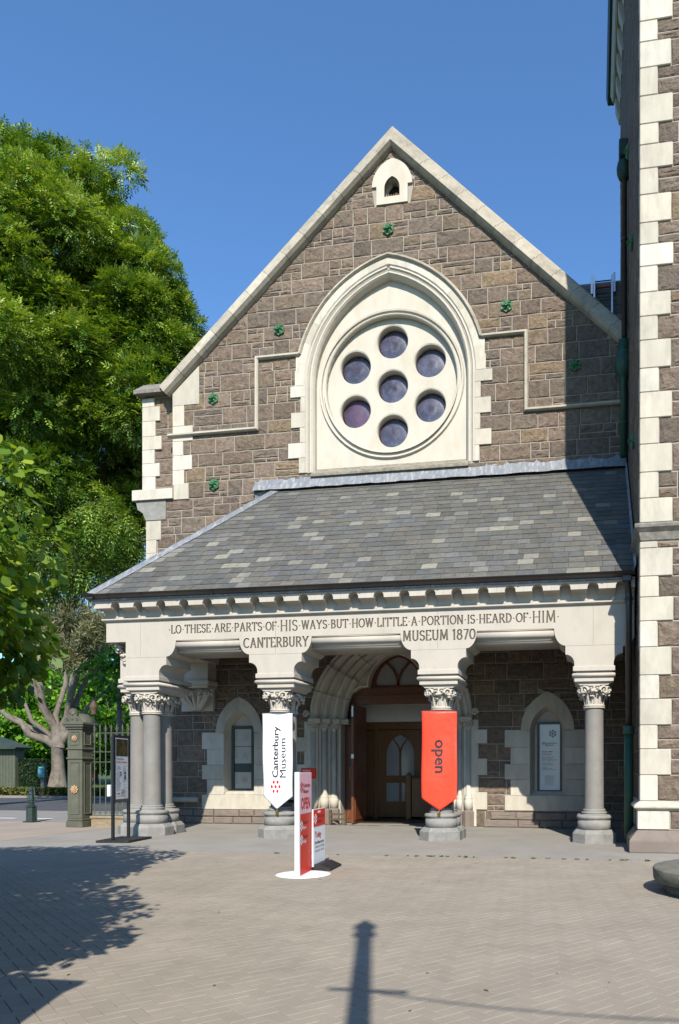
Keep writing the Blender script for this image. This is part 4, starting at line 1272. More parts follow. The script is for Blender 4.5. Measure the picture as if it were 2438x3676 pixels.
basemb.lathe([(.36, .27), (.36, .48), (.34, .485), (.34, .50), (.37, .52), (.385, .55), (.37, .585), (.33, .60), (.28, .605), (.265, .62), (.275, .635), (.285, .65), (.27, .665), (.24, .67), (.245, .69), (.25, .70), (.24, .72), (.21, .73)], n=32)
base_me = basemb.mesh('column_base', M['basestone'])
ringmb = MB().lathe([(.22, 0), (.235, .01), (.235, .03), (.205, .035)], n=28); ring_me = ringmb.mesh('astragal', M['carved'])
def column(x, y, k, h0=0):
    cobj = bpy.data.objects.new('column', None); cobj.parent = por; cobj.location = (x - por.location.x, y - por.location.y, 0); COL.objects.link(cobj)
    for nm, me, z in (('column_base', base_me, 0), ('shaft', shaft_me, .71), ('astragal', ring_me, 2.91), ('capital', cap_me[k % 2], 2.94)):
        o = bpy.data.objects.new(nm, me); o.location = (0, 0, z); o.parent = cobj; COL.objects.link(o)
        if nm == 'capital': o.rotation_euler[2] = (k % 4) * PI / 2
CY = -.08
column(-10.55, CY, 0); column(-11.13, .28, 1); column(-10.62, .52, 2)
column(-7.26, CY, 3); column(-7.24, .36, 0); column(-3.39, CY, 1); column(-3.39, .36, 2); column(.02, CY, 3); column(.02, .36, 1)
# carved bracket at the left end of the lintel
mb = MB(); rs = random.Random(5)
for (cx, cz, R) in ((-11.36, 4.48, .12), (-11.22, 4.28, .10), (-11.1, 4.5, .09)):
    pts = [(cx + R * (1 - .8 * t / 14) * math.cos(.6 + 4.6 * PI * t / 28), -.2 + .05 * t / 14, cz + R * (1 - .8 * t / 14) * math.sin(.6 + 4.6 * PI * t / 28)) for t in range(15)]
    mb.tube(pts, [.03 - .012 * t / 14 for t in range(15)], 6)
for k in range(40): 
    t = rs.random(); mb.ico((-11.40 + .38 * t, -.2 + rs.uniform(-.06, .1), 4.58 - .6 * t + rs.uniform(-.06, .1)), rs.uniform(.025, .045), 1)
mb.box(-11.2, -11.03, -.14, .2, 3.8, 4.6)
mb.build('carved_bracket', M['carved'], por)
# wall corbel for the side beam
mb = MB(); mb.box(-11.9, -10.86, YW - .5, YW - .01, 4.14, LZ1); mb.bevbox(-11.98, -10.8, YW - .58, YW - .01, 4.0, 4.14, .02); mb.bevbox(-11.93, -10.84, YW - .54, YW - .01, 3.92, 4.0, .01)
mb.build('wall_corbel', M['lintel'], por)
mb = MB(); mb.box(-11.9, -10.9, YW - .12, YW - .01, 3.28, 3.92)
for k in range(7):
    ta = (k - 3) * .42
    pts = [(-11.4 + .12 * math.sin(ta) + (.46 * t) * math.sin(ta * 1.05), YW - .16 - .26 * t, 3.32 + .5 * t) for t in [i / 6 for i in range(7)]]
    mb.tube(pts, [.05, .06, .06, .06, .055, .05, .05], 6)
    for q in range(5): mb.ico((pts[-1][0] + rs.uniform(-.06, .06), pts[-1][1] + rs.uniform(-.02, .04), pts[-1][2] + rs.uniform(-.14, .04)), .04, 1)
mb.build('corbel_carving', M['carved'], por)

# --- cornice: string, arcaded corbel table, upper slab, lead, gutter
mb = MB()
strp = [(.0, 5.124), (.05, 5.13), (.075, 5.15), (.075, 5.175), (.05, 5.19), (.0, 5.20)]
mb.prism([(YF - a, b) for a, b in strp], lambda y, z, c: (c, y, z), -11.535 - .075, .86)
mb.prism([(-11.535 - a, b) for a, b in strp], lambda x, z, c: (x, c, z), YF, YW)
mb.build('string_course', M['lintel'], por)
CH0, CHS, CHN, CHW = -11.09, .5835, 21, .235
mb = MB(); mb.box(-11.535, .86, YF, YF + .4, 5.20, 5.62); mb.box(-11.535, -11.1, YF + .4, YW, 5.20, 5.62); mb.build('cornice_back', M['lintel'], por)
cavp = [(.0, 5.20), (.02, 5.20), (.02, 5.27)] + [(.02 + .26 * (1 - math.cos(t)), 5.27 + .115 * math.sin(t)) for t in [PI / 2 * i / 6 for i in range(1, 7)]] + [(.30, 5.385), (.0, 5.385)]
edges_x = []
for i in range(CHN): c = CH0 + CHS * i; edges_x.append((c - CHW / 2, c + CHW / 2))
xs = [-11.535 - .0] + [e for p in edges_x for e in p] + [.86]
for i in range(0, len(xs), 2):
    a, b = xs[i], min(xs[i + 1], .86)
    if b - a < .03: continue
    mb = MB(); mb.rnd = random.random(); mb.prism([(YF - p, q) for p, q in cavp], lambda y, z, c: (c, y, z), a, b)
    mb.build('corbel', M['lintel'], por)
# slab with arch notches; one block per bay
SF = .30; SX = .11
def notch(c, r=CHW / 2, z=5.385, n=8): return [(c - r * math.cos(PI * i / n), z + .03 + r * 1.0 * math.sin(PI * i / n)) for i in range(n + 1)]
for i in range(CHN):
    c = CH0 + CHS * i; a = c - CHS / 2 if i else -11.535 - SX; b = min(c + CHS / 2, .86)
    pts = [(a + .0012, 5.385), (c - CHW / 2, 5.385)] + notch(c) + [(c + CHW / 2, 5.385), (b - .0012, 5.385), (b - .0012, 5.556), (a + .0012, 5.556)]
    pts = [p for k, p in enumerate(pts) if k == 0 or math.dist(p, pts[k - 1]) > 1e-4]
    mb = MB(); mb.rnd = random.random(); mb.prism(pts, front(YF), 0, SF); mb.build('cornice_block', M['lintel'], por)
mb = MB(); mb.prism([(-11.535 - p * .36, q) for p, q in cavp], lambda x, z, c: (x, c, z), YF, YW); mb.box(-11.535 - SX, -11.535, YF, YW, 5.385, 5.556); mb.build('side_cornice', M['lintel'], por)
mb = MB(); mb.box(-11.535 - SX - .04, .86, YF - SF - .05, YF, 5.556, 5.59); mb.box(-11.535 - SX - .04, -11.5, YF, YW, 5.556, 5.59); mb.build('lead_drip', M['lead'], por)
gy, gx = YF - SF - .06, -11.535 - SX - .02
gp = [(a, 5.59 + (b - 5.62) * .62) for a, b in [(.02, 5.62), (-.03, 5.64), (-.10, 5.70), (-.14, 5.75), (-.16, 5.765), (-.145, 5.775), (-.12, 5.765), (-.02, 5.68), (.1, 5.70), (.1, 5.62)]]
mb = MB(); mb.prism([(gy + a, b) for a, b in gp], lambda y, z, c: (c, y, z), gx - .12, .78); mb.prism([(gx + a, b) for a, b in gp], lambda x, z, c: (x, c, z), gy - .1, YW)
gut = mb.build('gutter', M['gutter'], por)
for i in range(14):
    x = -11.2 + i * .88; mb = MB(); mb.prism([(gy + a - .008, b - .004) for a, b in gp[:5]] + [(gy + .02, 5.67)], lambda y, z, c: (c, y, z), x - .02, x + .02); mb.build('gutter_bracket', M['gutter'], gut)
# downpipe under the gutter end, brown above and green below
mb = MB(); px, py = .70, -.72
mb.bevbox(px - .10, px + .08, py - .1, py + .08, 5.5, 5.72, .01); mb.tube([(px, py, 5.6), (px + .03, py, 5.2), (px + .03, py, 2.42)], .07, 14); mb.lathe([(.085, 0), (.085, .06)], px + .03, py, 14, z0=5.1)
mb.build('downpipe', M['gutter'], por)
mb = MB(); mb.lathe([(.115, 2.32), (.12, 2.34), (.12, 2.38), (.105, 2.42), (.12, 2.46), (.105, 2.5)], px + .03, py, 16); mb.lathe([(.095, .05), (.095, 2.34)], px + .03, py, 16)
mb.build('downpipe_shoe', M['pipegreen'], por)

# --- roof
EY, EZ, TY, TZ = -.88, 5.665, YW, 9.62
sl = math.hypot(TY - EY, TZ - EZ); uy, uz = (TY - EY) / sl, (TZ - EZ) / sl
def roofmap(a, b, c): return (a, EY + uy * b - uz * c, EZ + uz * b + uy * c)
HX0, HX1 = -11.72, -9.05      # hip foot and top
hipx = lambda b: HX0 + (HX1 - HX0) * b / sl
mb = MB()
mb.prism([(HX0, 0), (.86, 0), (.86, sl), (HX1, sl)], roofmap, -.06, -.012)
n = mb.add([(HX0, EY, EZ - .03), (HX1, TY, TZ - .03), (HX0, TY, EZ - .03)]); mb.face([n, n + 1, n + 2])
mb.box(-11.5, .86, -.3, YW, 5.14, 5.2)
mb.build('roof_deck', M['black'], por)
slates = []; nrow = 23; ex = sl / nrow
for r in range(nrow):
    b0 = r * ex; x = HX0 - .5 + (r % 2) * .18 + random.uniform(-.02, .02)
    while x < .86:
        w = .35 * random.uniform(.86, 1.1)
        p = [(x + .003, b0 - .0), (x + w - .003, b0), (x + w - .003, b0 + ex * 1.12), (x + .003, b0 + ex * 1.12)]
        hx = lambda b: hipx(b)
        nv = Vector((sl, -(HX1 - HX0))).normalized()
        p = clip(p, HX0 + .06, 0, nv.x, nv.y)
        if len(p) >= 3: p = clip(p, .85, 0, -1, 0)
        if len(p) >= 3: p = clip(p, 0, sl, 0, -1)
        if len(p) >= 3 and area(p) > .004: slates.append((p, r))
        x += w
def slate(mb, item, mapf):
    p, r = item; mb.rnd = random.random(); b0 = r * ex; t = .011; lift = random.uniform(.0, .005)
    top = lambda b: .001 + t + lift + .012 * (1 - (b - b0) / ex)
    n = len(p); jit = [random.uniform(-.004, .004) for _ in p]
    lo = mb.add([mapf(a, b + (jit[i] if b < b0 + .01 else 0), top(b) - t - .012) for i, (a, b) in enumerate(p)]); hi = mb.add([mapf(a, b + (jit[i] if b < b0 + .01 else 0), top(b)) for i, (a, b) in enumerate(p)])
    mb.face([hi + i for i in range(n)])
    for i in range(n): j = (i + 1) % n; mb.face([lo + i, lo + j, hi + j, hi + i])
random.shuffle(slates); slates.sort(key=lambda q: -area(q[0]) * (1 - .02 * q[1]))
print('slates', len(slates))
for it in slates[:300]: mb = MB(); slate(mb, it, roofmap); mb.build('slate', M['slate'], por)
mb = MB()
for it in slates[300:]: slate(mb, it, roofmap)
stuff(mb.build('slate_field', M['slate'], por))
mb = MB()
for r in range(nrow):      # hidden side slope, courses only
    z0 = EZ + uz * r * ex; xx0 = HX0 + (HX1 - HX0) * r / nrow; xx1 = HX0 + (HX1 - HX0) * (r + 1) / nrow; y0 = EY + uy * r * ex
    mb.rnd = random.random(); n = mb.add([(xx0 - .02, y0, z0 + .01), (xx1, y0 + uy * ex, z0 + uz * ex), (xx1, TY, z0 + uz * ex), (xx0 - .02, TY, z0 + .01)]); mb.face([n, n + 1, n + 2, n + 3])
mb.build('side_slope', M['slate'], por)
# lead hip: flat wings either side of a roll
mb = MB(); K = 40
for side in (1,):
    lo, mid, hi = [], [], []
    for i in range(K + 1):
        t = i / K; b = t * sl
        lo.append(roofmap(hipx(b) + .24 + random.uniform(-.01, .01), b, .035)); mid.append(roofmap(hipx(b) + .03, b, .07)); hi.append(roofmap(hipx(b) - .06, b, .0))
    a = mb.add(lo); c = mb.add(mid); d = mb.add(hi)
    for i in range(K): mb.face([a + i, a + i + 1, c + i + 1, c + i], True); mb.face([c + i, c + i + 1, d + i + 1, d + i], True)
mb.build('hip_lead', M['lead'], por)
mb = MB(); K = 14
a = mb.add([(-9.62 + .6 * i / K, YW - .02, 9.2 + .45 * (i / K) + random.uniform(-.02, .02)) for i in range(K + 1)]); b = mb.add([(-9.62 + .8 * i / K, YW - .1, 9.5 + .3 * (i / K)) for i in range(K + 1)])
for i in range(K): mb.face([a + i, a + i + 1, b + i + 1, b + i])
mb.build('hip_soaker', M['lead'], por)

# ================================================================== TOWER
tow = thing('corner_tower', 'tall brown stone tower with cream quoins at right edge of the forecourt', 'tower', (2, 0, 0))
XT, YT = .93, -1.85
mb = MB(); mb.box(XT, 5, YT, 9.2, 0, 30); mb.build('wall', M['mortar'], tow)
FT = front(YT); LT = leftf(XT)
# levels of the quoin stones, shared by both faces of the corner
zs = [.98]
while zs[-1] < 24: zs.append(zs[-1] + random.choice((.42, .46, .5, .54, .4)))
zs = [z for z in zs if not 5.95 < z < 6.4]
k = 0
rows = []
for z0, z1 in zip(zs[:-1], zs[1:]):
    if z0 < 6.1 < z1: rows.append((z0, 5.97, k)); k += 1; rows.append((6.33, z1, k)) if z1 - 6.33 > .1 else None
    else: rows.append((z0, z1, k))
    k += 1
fr_st, lf_st = [], []
for z0, z1, k in rows:
    wF = .40 if k % 2 else .24; wF *= random.uniform(.95, 1.1)
    wF = (.56 if k % 2 else .30) * random.uniform(.93, 1.05)
    wL = .20 if k % 2 else .35
    # one solid corner stone
    mb = MB(); mb.rnd = random.random(); g = .003; e = .012
    mb.bevbox(XT - .045, XT + wF, YT - .045, YT + wL, z0 + g, z1 - g, e); mb.build('quoin', M['cream'], tow)
    x = XT + wF
    while x < 4.5:
        w = random.uniform(.35, .8)
        if random.random() < .3 and z1 - z0 > .4:
            m = z0 + (z1 - z0) * random.choice((.4, .5, .6)); fr_st += [rect(x, x + w, z0, m), rect(x, x + w, m, z1)]
        else: fr_st.append(rect(x, x + w, z0, z1))
        x += w
    y = YT + wL
    while y < 9.2:
        w = min(random.uniform(.4, .9), 9.2 - y)
        if w < .1: break
        lf_st.append(rect(y, y + w, z0, z1)); y += w
near = [p for p in fr_st if p[0][0] < 2.4]; rest = [p for p in fr_st if p[0][0] >= 2.4]
emit_pieces(near, stone, FT, M['basalt'], tow, 'stone', 300, gap=.012)
mb = MB()
for p in rest: stone(mb, p, FT, step=.5)
stuff(mb.build('off_frame_stones', M['basalt'], tow))
lf_st.sort(key=lambda p: p[0][0])
left_limit = max(0, 300 - len(near))
for p in lf_st[:left_limit]: mb = MB(); stone(mb, p, LT, step=.4, proud=.02, rough=.01); mb.build('stone', M['basalt'], tow)
mb = MB()
for p in lf_st[left_limit:]: stone(mb, p, LT, step=.5, proud=.02, rough=.01)
stuff(mb.build('side_stones', M['basalt'], tow))
# plinth, sill moulding, string course
mb = MB()
def wrap(mb, prof, xo=0):
    """profile (out, z) run along the left face and the front face with a mitred corner"""
    n = len(prof)
    r0 = mb.add([(XT - p, 2.0, z) for p, z in prof]); r1 = mb.add([(XT - p, YT - p, z) for p, z in prof]); r2 = mb.add([(5.0, YT - p, z) for p, z in prof])
    for a, b in ((r0, r1), (r1, r2)):
        for i in range(n): j = (i + 1) % n; mb.face([a + i, a + j, b + j, b + i])
    return mb
wrap(mb, [(0, 0), (.24, 0), (.25, .02), (.25, .22), (.24, .25), (.10, .42), (0, .43)]); mb.build('plinth', M['brownplinth'], tow)
mb = MB(); wrap(mb, [(0, .43), (.06, .43), (.06, .80), (0, .80)]); mb.build('plinth_course', M['mortar'], tow)
mb = MB(); mb.bevbox(XT - .09, XT + .50, YT - .09, YT + .3, .44, .795, .008); mb.build('plinth_block', M['cream'], tow)
for a in (.52, 1.05, 1.6):
    mb = MB(); stone(mb, rect(XT + a, XT + a + .5, .44, .8), front(YT - .06)); mb.build('stone', M['basalt'], tow)
mb = MB(); wrap(mb, [(0, .80), (.10, .80), (.11, .83), (.16, .85), (.165, .88), (.13, .92), (.05, .98), (0, .98)]); mb.build('plinth_sill', M['coping'], tow)
mb = MB(); wrap(mb, [(0, 5.97), (.03, 6.0), (.06, 6.14), (.14, 6.22), (.15, 6.27), (.13, 6.30), (0, 6.34)]); mb.build('string_course', M['capstone'], tow)
# cornice high on the left face with its gutter
mb = MB()
for k_ in range(14):
    y = -1.4 + k_ * .8
    mb.prism([(0, 23.6), (.06, 23.6), (.18, 24.0), (.2, 24.3), (0, 24.3)], lambda a, b, c: (XT - a, c, b), y, y + .3)
mb.box(XT - .24, XT, YT, 9.2, 24.3, 24.65); mb.prism([(0, 24.65), (.26, 24.65), (.34, 24.9), (.34, 25.1), (0, 25.1)], lambda a, b, c: (XT - a, c, b), YT, 9.6)
mb.build('cornice', M['lintel'], tow)
mb = MB(); mb.prism([(.2, 25.1), (.42, 25.12), (.48, 25.4), (.4, 25.4), (.2, 25.2)], lambda a, b, c: (XT - a, c, b), YT, 10.2); mb.build('cornice_gutter', M['hopper'], tow)
# tie plates on the left face
for (y, z) in ((.6, 9.0), (1.2, 13.9), (3.0, 17.5), (6.6, 15.6)):
    mb = MB(); star(mb, y, z, leftf(XT - .03), .19); mb.build('tie_plate', M['green'], tow)
# upper downpipe with hopper (brown) and the lower hopper in the roof corner (green)
mb = MB(); hx, hy = XT - .14, 3.25
mb.bevbox(hx - .13, hx + .10, hy - .14, hy + .14, 17.55, 18.0, .03); mb.lathe([(.07, 16.95), (.13, 17.02), (.18, 17.15), (.19, 17.3), (.16, 17.45), (.1, 17.5)], hx, hy, 14)
mb.build('hopper_head', M['hopper'], tow)
mb = MB(); px, py = XT - .13, 3.25
mb.tube([(px, py, 17.0), (px, py, 12.7)], .07, 12); mb.lathe([(.085, 0), (.085, .07)], px, py, 12, z0=15.4)
mb.build('upper_downpipe', M['gutter'], tow)
mb = MB(); mb.lathe([(.085, 9.75), (.085, 11.75), (.10, 11.8), (.12, 11.85), (.21, 11.98), (.24, 12.15), (.22, 12.34), (.17, 12.4), (.19, 12.46), (.15, 12.5), (.13, 12.8)], px - .02, py, 16)
mb.lathe([(.10, 0), (.10, .06)], px - .02, py, 16, z0=10.6)
mb.build('green_downpipe', M['pipegreen'], tow)
# lead soaker climbing the tower side beside the porch roof
mb = MB(); K = 26
a = mb.add([roofmap(XT - .10, sl * i / K, .05) for i in range(K + 1)]); b = mb.add([(XT - .055, EY + uy * sl * i / K, EZ + uz * sl * i / K + .16 + (.05 if i % 2 else 0)) for i in range(K + 1)])
for i in range(K): mb.face([a + i, a + i + 1, b + i + 1, b + i])
mb.build('lead_soaker', M['lead'], tow)

# parapet behind the right-hand slope, with roof ladder
mb = MB(); mb.box(-2.5, XT - .02, 6.0, 6.4, 13.3, 16.16)
pw = tag(mb.build('valley_parapet', M['lead']), 'lead covered parapet between gable slope and tower behind the ladder', 'parapet')
for r in range(14):
    z = 14.2 + r * .135
    for c in range(4):
        mb = MB(); mb.rnd = random.random(); x0 = -.55 + c * .36 + (r % 2) * .15
        mb.box(x0, x0 + .35, 5.965 - .012, 6.0, z, z + .128); mb.build('slate', M['slate'], pw)
lad = thing('roof_ladder', 'metal roof ladder leaning on the parapet between gable and tower', 'ladder', (.2, 5.8, 13.5))
for x in (.03, .55):
    mb = MB(); mb.box(x - .025, x + .025, 5.78, 5.86, 13.6, 16.22); mb.build('rail', M['steel'], lad)
for k in range(13):
    mb = MB(); mb.tube([(.05, 5.82, 13.8 + k * .19), (.53, 5.82, 13.8 + k * .19)], .018, 8); mb.build('rung', M['steel'] if k != 11 else M['redink'], lad)
for x in (-.04, .62): mb = MB(); mb.box(x - .03, x + .03, 5.84, 5.9, 15.75, 16.32); mb.build('hook', M['steel'], lad)

# ================================================================== SIGNS
def banner(name, x0, x1, z0, z1, zt, y, mat, label):
    t = thing(name, label, 'banner', ((x0 + x1) / 2, y, z0))
    nx, nz = 14, 40; mb = MB(); rs = random.Random(len(label)); ph = rs.uniform(0, 6)
    def cy_(x, z):
        u = (x - x0) / (x1 - x0); v = (z1 - z) / (z1 - (z0 + (zt - z0) * (1 - abs(2 * u - 1))))
        return y + .022 * math.sin(u * 5 + ph + v * 2.2) + .015 * math.sin(v * 9 + u * 3 + ph) - .03 * v * math.sin(PI * u)
    t_map = lambda a, b, c: (a, cy_(a, b) - .010 - c, b)
    ids = []
    for j in range(nz + 1):
        v = j / nz; row = []
        for i in range(nx + 1):
            u = i / nx; edge = z0 + (zt - z0) * (1 - abs(2 * u - 1)); z = z1 + (edge - z1) * v
            xx = x0 + (x1 - x0) * u + .012 * math.sin(v * 5 + ph) * (1 - abs(2 * u - 1)) * 0 + .008 * math.sin(v * 7 + ph) * (u - .5) * 2
            row.append((xx, y + .022 * math.sin(u * 5 + ph + v * 2.2) + .015 * math.sin(v * 9 + u * 3 + ph) - .03 * v * math.sin(PI * u), z))
        ids.append(mb.add(row))
    for j in range(nz):
        for i in range(nx): mb.face([ids[j] + i, ids[j] + i + 1, ids[j + 1] + i + 1, ids[j + 1] + i], True)
    c = mb.build('cloth', mat, t)
    md = c.modifiers.new('thick', 'SOLIDIFY'); md.thickness = .004
    mb = MB(); mb.tube([(x0 - .02, y + .01, z1 + .01), (x1 + .03, y + .01, z1 + .01)], .012, 8); mb.build('top_rail', M['steel'], t)
    mb = MB(); mb.box((x0 + x1) / 2 - .035, (x0 + x1) / 2 + .035, y - .05, y - .01, zt - .13, zt - .05); mb.tube([((x0 + x1) / 2 - .02, y - .03, zt - .05), ((x0 + x1) / 2, y - .03, zt + .01), ((x0 + x1) / 2 + .02, y - .03, zt - .05)], .006, 6); mb.build('padlock', M['brass'], t)
    mb = MB(); xm = (x0 + x1) / 2; mb.lathe([(.235, .74), (.235, .87)], xm, CY, 28); mb.build('column_band', M['black'], t); mb = MB(); mb.lathe([(.222, 2.84), (.222, 2.89)], xm, CY, 28); mb.build('column_band', M['black'], t)
    return t, t_map
YBN = -.42
b1, Fb = banner('museum_banner', -7.53, -6.80, .965, 2.87, .67, YBN, M['banner_w'], 'white museum banner with red dots hanging on the second column')
put_text('Canterbury', 'lettering', M['blackink'], b1, Fb, -7.145, 1.40, width=1.18, height=.15, bold=.014, rot=PI / 2)
put_text('Museum', 'lettering', M['blackink'], b1, Fb, -6.955, 1.40, width=.90, height=.15, bold=0, rot=PI / 2)
mb = MB()
for (i, j) in ((-1, 1), (1, 1), (-2, 0), (0, 0), (2, 0), (-1, -1), (1, -1)):
    n = mb.add([Fb(-7.21 + i * .05 + .028 * math.cos(2 * PI * q / 14), 1.19 + j * .105 + .037 * math.sin(2 * PI * q / 14), .002) for q in range(14)]); mb.face([n + q for q in range(14)])
mb.build('emblem', M['redink'], b1)
b2, Fb = banner('open_banner', -3.76, -2.97, .94, 2.875, .67, YBN, M['banner_r'], 'bright red banner reading open on the third column')
put_text('open', 'lettering', M['blackink'], b2, Fb, -3.455, 2.25, width=.745, height=.25, bold=.022, rot=-PI / 2)

# tall totem sign on a round white disc
def ray(u, v, z=0):      # ground point from a measured direction, used only to read off plan positions
    d = 2650 * (1.6 - z) / (v - 2760); xr = (u - 1680) / 2650 * d
    return (.9859 * xr - .1675 * d, .1675 * xr + .9859 * d - 16.45)
cxd, cyd = -4.31, -5.89
tot = thing('open_totem_sign', 'tall narrow red and white OPEN totem on a round white disc base', 'sign', (cxd, cyd, 0))
mb = MB(); mb.lathe([(.40, 0), (.41, .004), (.41, .010), (.40, .013)], cxd, cyd, 56); mb.build('base_disc', M['white'], tot)
# the panel runs away from the viewer: nearest edge post is broad, face looks right
ex0, ey0 = -4.318, -6.17; ang = math.radians(96.5); L_ = .68
du, dv = math.cos(ang), math.sin(ang)
def faceR(a, b, c): return (ex0 + .055 + du * a + dv * c, ey0 + dv * a - du * c, b)
mb = MB(); mb.prism([(0, .015), (L_, .015), (L_, 1.545), (0, 1.545)], faceR, -.035, 0)
mb.build('panel', M['white'], tot)
mb = MB(); mb.bevbox(ex0 - .008, ex0 + .062, ey0 - .02, ey0 + .03, .01, 1.55, .004); mb.build('edge_post', M['white'], tot)
mb = MB()
for z in (.045, .78, 1.5):
    for dx in (.013, .04): mb.box(ex0 + dx - .004, ex0 + dx + .004, ey0 - .023, ey0 - .02, z, z + .008)
mb.build('rivets', M['black'], tot)
mb = MB(); mb.prism([(.01, .02), (L_ - .005, .02), (L_ - .005, .925), (.01, .925)], faceR, 0, .003); mb.build('red_face', M['signred'], tot)
mb = MB(); mb.prism([(.01, .928), (L_ - .005, .928), (L_ - .005, 1.535), (.01, 1.535)], faceR, 0, .003); mb.build('pink_face', M['pink'], tot)
mb = MB(); dots(mb, .13, 1.325, .024, .062, faceR, .005); mb.build('emblem', M['redink'], tot)
put_text('Canterbury', 'lettering', M['darkred'], tot, faceR, .22, 1.325, width=.38, height=.058, bold=.02, c=.005)
put_text('Museum', 'lettering', M['darkred'], tot, faceR, .22, 1.235, width=.28, height=.058, bold=.02, c=.005)
put_text('OPEN', 'lettering', M['redink'], tot, faceR, .09, 1.0, width=.50, height=.165, bold=.03, c=.005)
for z, w_ in ((.75, 'Store'), (.54, 'Cafe')):
    mb = MB(); dots(mb, .12, z, .022, .056, faceR, .005); mb.build('emblem', M['white'], tot)
    put_text('Museum', 'lettering', M['darkred'], tot, faceR, .20, z + .02, width=.28, height=.05, bold=.02, c=.005)
    put_text(w_, 'lettering', M['white'], tot, faceR, .20, z - .055, width=.17, height=.05, bold=.02, c=.005)

# smaller sandwich board with black rubber foot
sx0, sy0 = -4.30, -5.52
tod = thing('today_board_sign', 'low red and white Today board in a black rubber foot behind the totem', 'sign', (sx0, sy0, 0))
tdu, tdv = math.cos(math.radians(94.7)), math.sin(math.radians(94.7)); LT_ = .66
def faceT(a, b, c): return (sx0 + tdu * a + tdv * c, sy0 + tdv * a - tdu * c, b)
mb = MB(); mb.prism([(0, .07), (LT_, .07), (LT_, .965), (0, .965)], faceT, -.02, 0); mb.build('panel', M['white'], tod)
mb = MB(); mb.prism([(.008, .69), (LT_ - .008, .69), (LT_ - .008, .955), (.008, .955)], faceT, 0, .003); mb.build('red_face', M['signred'], tod)
mb = MB(); mb.prism([(.25, .90), (.38, .90), (.38, .93), (.25, .93)], faceT, .003, .006); mb.build('handle_slot', M['white'], tod)
mb = MB(); dots(mb, .11, .81, .024, .06, faceT, .005); mb.build('emblem', M['white'], tod)
put_text('Canterbury', 'lettering', M['darkred'], tod, faceT, .2, .825, width=.40, height=.055, bold=.02, c=.005)
put_text('Museum', 'lettering', M['darkred'], tod, faceT, .2, .745, width=.28, height=.055, bold=.02, c=.005)
put_text('Today', 'lettering', M['redink'], tod, faceT, .09, .515, width=.34, height=.095, bold=.02, c=.003)
put_text('Free Museum tour', 'lettering', M['blackink'], tod, faceT, .09, .415, width=.50, height=.045, bold=.02, c=.003)
put_text('3.30 pm to 4.30 pm', 'lettering', M['greyink'], tod, faceT, .09, .35, width=.52, height=.04, bold=.01, c=.003)
put_text('please meet in the foyer', 'lettering', M['greyink'], tod, faceT, .09, .29, width=.52, height=.034, bold=.01, c=.003)
mb = MB(); mb.prism([(-.26, 0), (-.26, .03), (-.12, .10), (.10, .10), (.27, .03), (.27, 0)], lambda a, b, c: (sx0 - .01 + tdu * c + tdv * a, sy0 + tdv * c - tdu * a, b), .05, .72); mb.build('rubber_foot', M['blackbase'], tod)

# little red visitor notice behind the second column
vn = thing('visitor_notice', 'small dark red visitor notice seen behind the white banner column', 'sign', (-7.7, 2.9, 0))
mb = MB(); mb.bevbox(-7.97, -7.53, 2.9, 2.93, 1.33, 1.62, .02); mb.build('panel', M['signred'], vn)
mb = MB(); mb.tube([(-7.75, 2.94, 0), (-7.75, 2.94, 1.4)], .02, 8); mb.lathe([(.16, 0), (.16, .02)], -7.75, 2.94, 20); mb.build('stand', M['black'], vn)
put_text('Visitor', 'lettering', M['white'], vn, front(2.9), -7.92, 1.53, width=.23, height=.05, bold=.01, c=.003)
put_text('code', 'lettering', M['white'], vn, front(2.9), -7.87, 1.44, width=.17, height=.05, bold=.01, c=.003)

# black framed notice stand, turned towards the right
ns = thing('notice_stand', 'tall black framed notice stand on flat black base by the left columns', 'sign', (-10.3, -1.55, 0))
mb = MB(); mb.prism([(-10.58, -2.10), (-9.85, -2.02), (-9.98, -.98), (-10.72, -1.06)], flat(0), 0, .05); mb.build('base', M['blackbase'], ns)
p0, p1 = Vector((-10.31, -1.90)), Vector((-10.47, -1.12)); dd = (p1 - p0); LN = dd.length; dd.normalize(); nn = Vector((dd.y, -dd.x))
if nn.x < 0: nn = -nn
def faceN(a, b, c): return (p0.x + dd.x * a + nn.x * c, p0.y + dd.y * a + nn.y * c, b)
# panel spans between two posts
for q in (p0, p1): mb = MB(); mb.bevbox(q.x - .028, q.x + .028, q.y - .028, q.y + .028, .05, 2.32 if q is p0 else 2.36, .004); mb.build('post', M['black'], ns)
mb = MB(); mb.prism([(.02, .86), (LN - .02, .86), (LN - .02, 2.34), (.02, 2.34)], faceN, -.03, .02); mb.build('frame', M['black'], ns)
mb = MB(); mb.prism([(.08, .93), (LN - .08, .93), (LN - .08, 2.28), (.08, 2.28)], faceN, .02, .024); mb.build('poster', M['white'], ns)
M['foliagephoto'] = rough_mat('gold_and_black_photo', [(.05, .038, .01)], rough=.3, var=.9, nscale=16, bump=0, stain=(.26, .19, .03), stain_amt=.95, stain_scale=9)
mb = MB(); mb.prism([(.10, 1.88), (LN - .10, 1.88), (LN - .10, 2.26), (.10, 2.26)], faceN, .024, .026); mb.build('poster_picture', M['foliagephoto'], ns)
put_text('Wayne Barrar', 'lettering', M['blackink'], ns, faceN, .12, 1.80, width=.36, height=.045, c=.026)
put_text('Invisible Landscape', 'lettering', M['redink'], ns, faceN, .12, 1.73, width=.54, height=.045, c=.026)
mb = MB(); rs = random.Random(9)
for r in range(34):
    z = 1.66 - r * .021
    for (a, b) in ((.12, .38), (.44, .66)):
        if rs.random() < .72: mb.prism(rect(a, a + (b - a) * rs.uniform(.5, 1), z, z + .007), faceN, .024, .0255)
mb.build('small_print', M['lightgrey'], ns)
mb = MB()
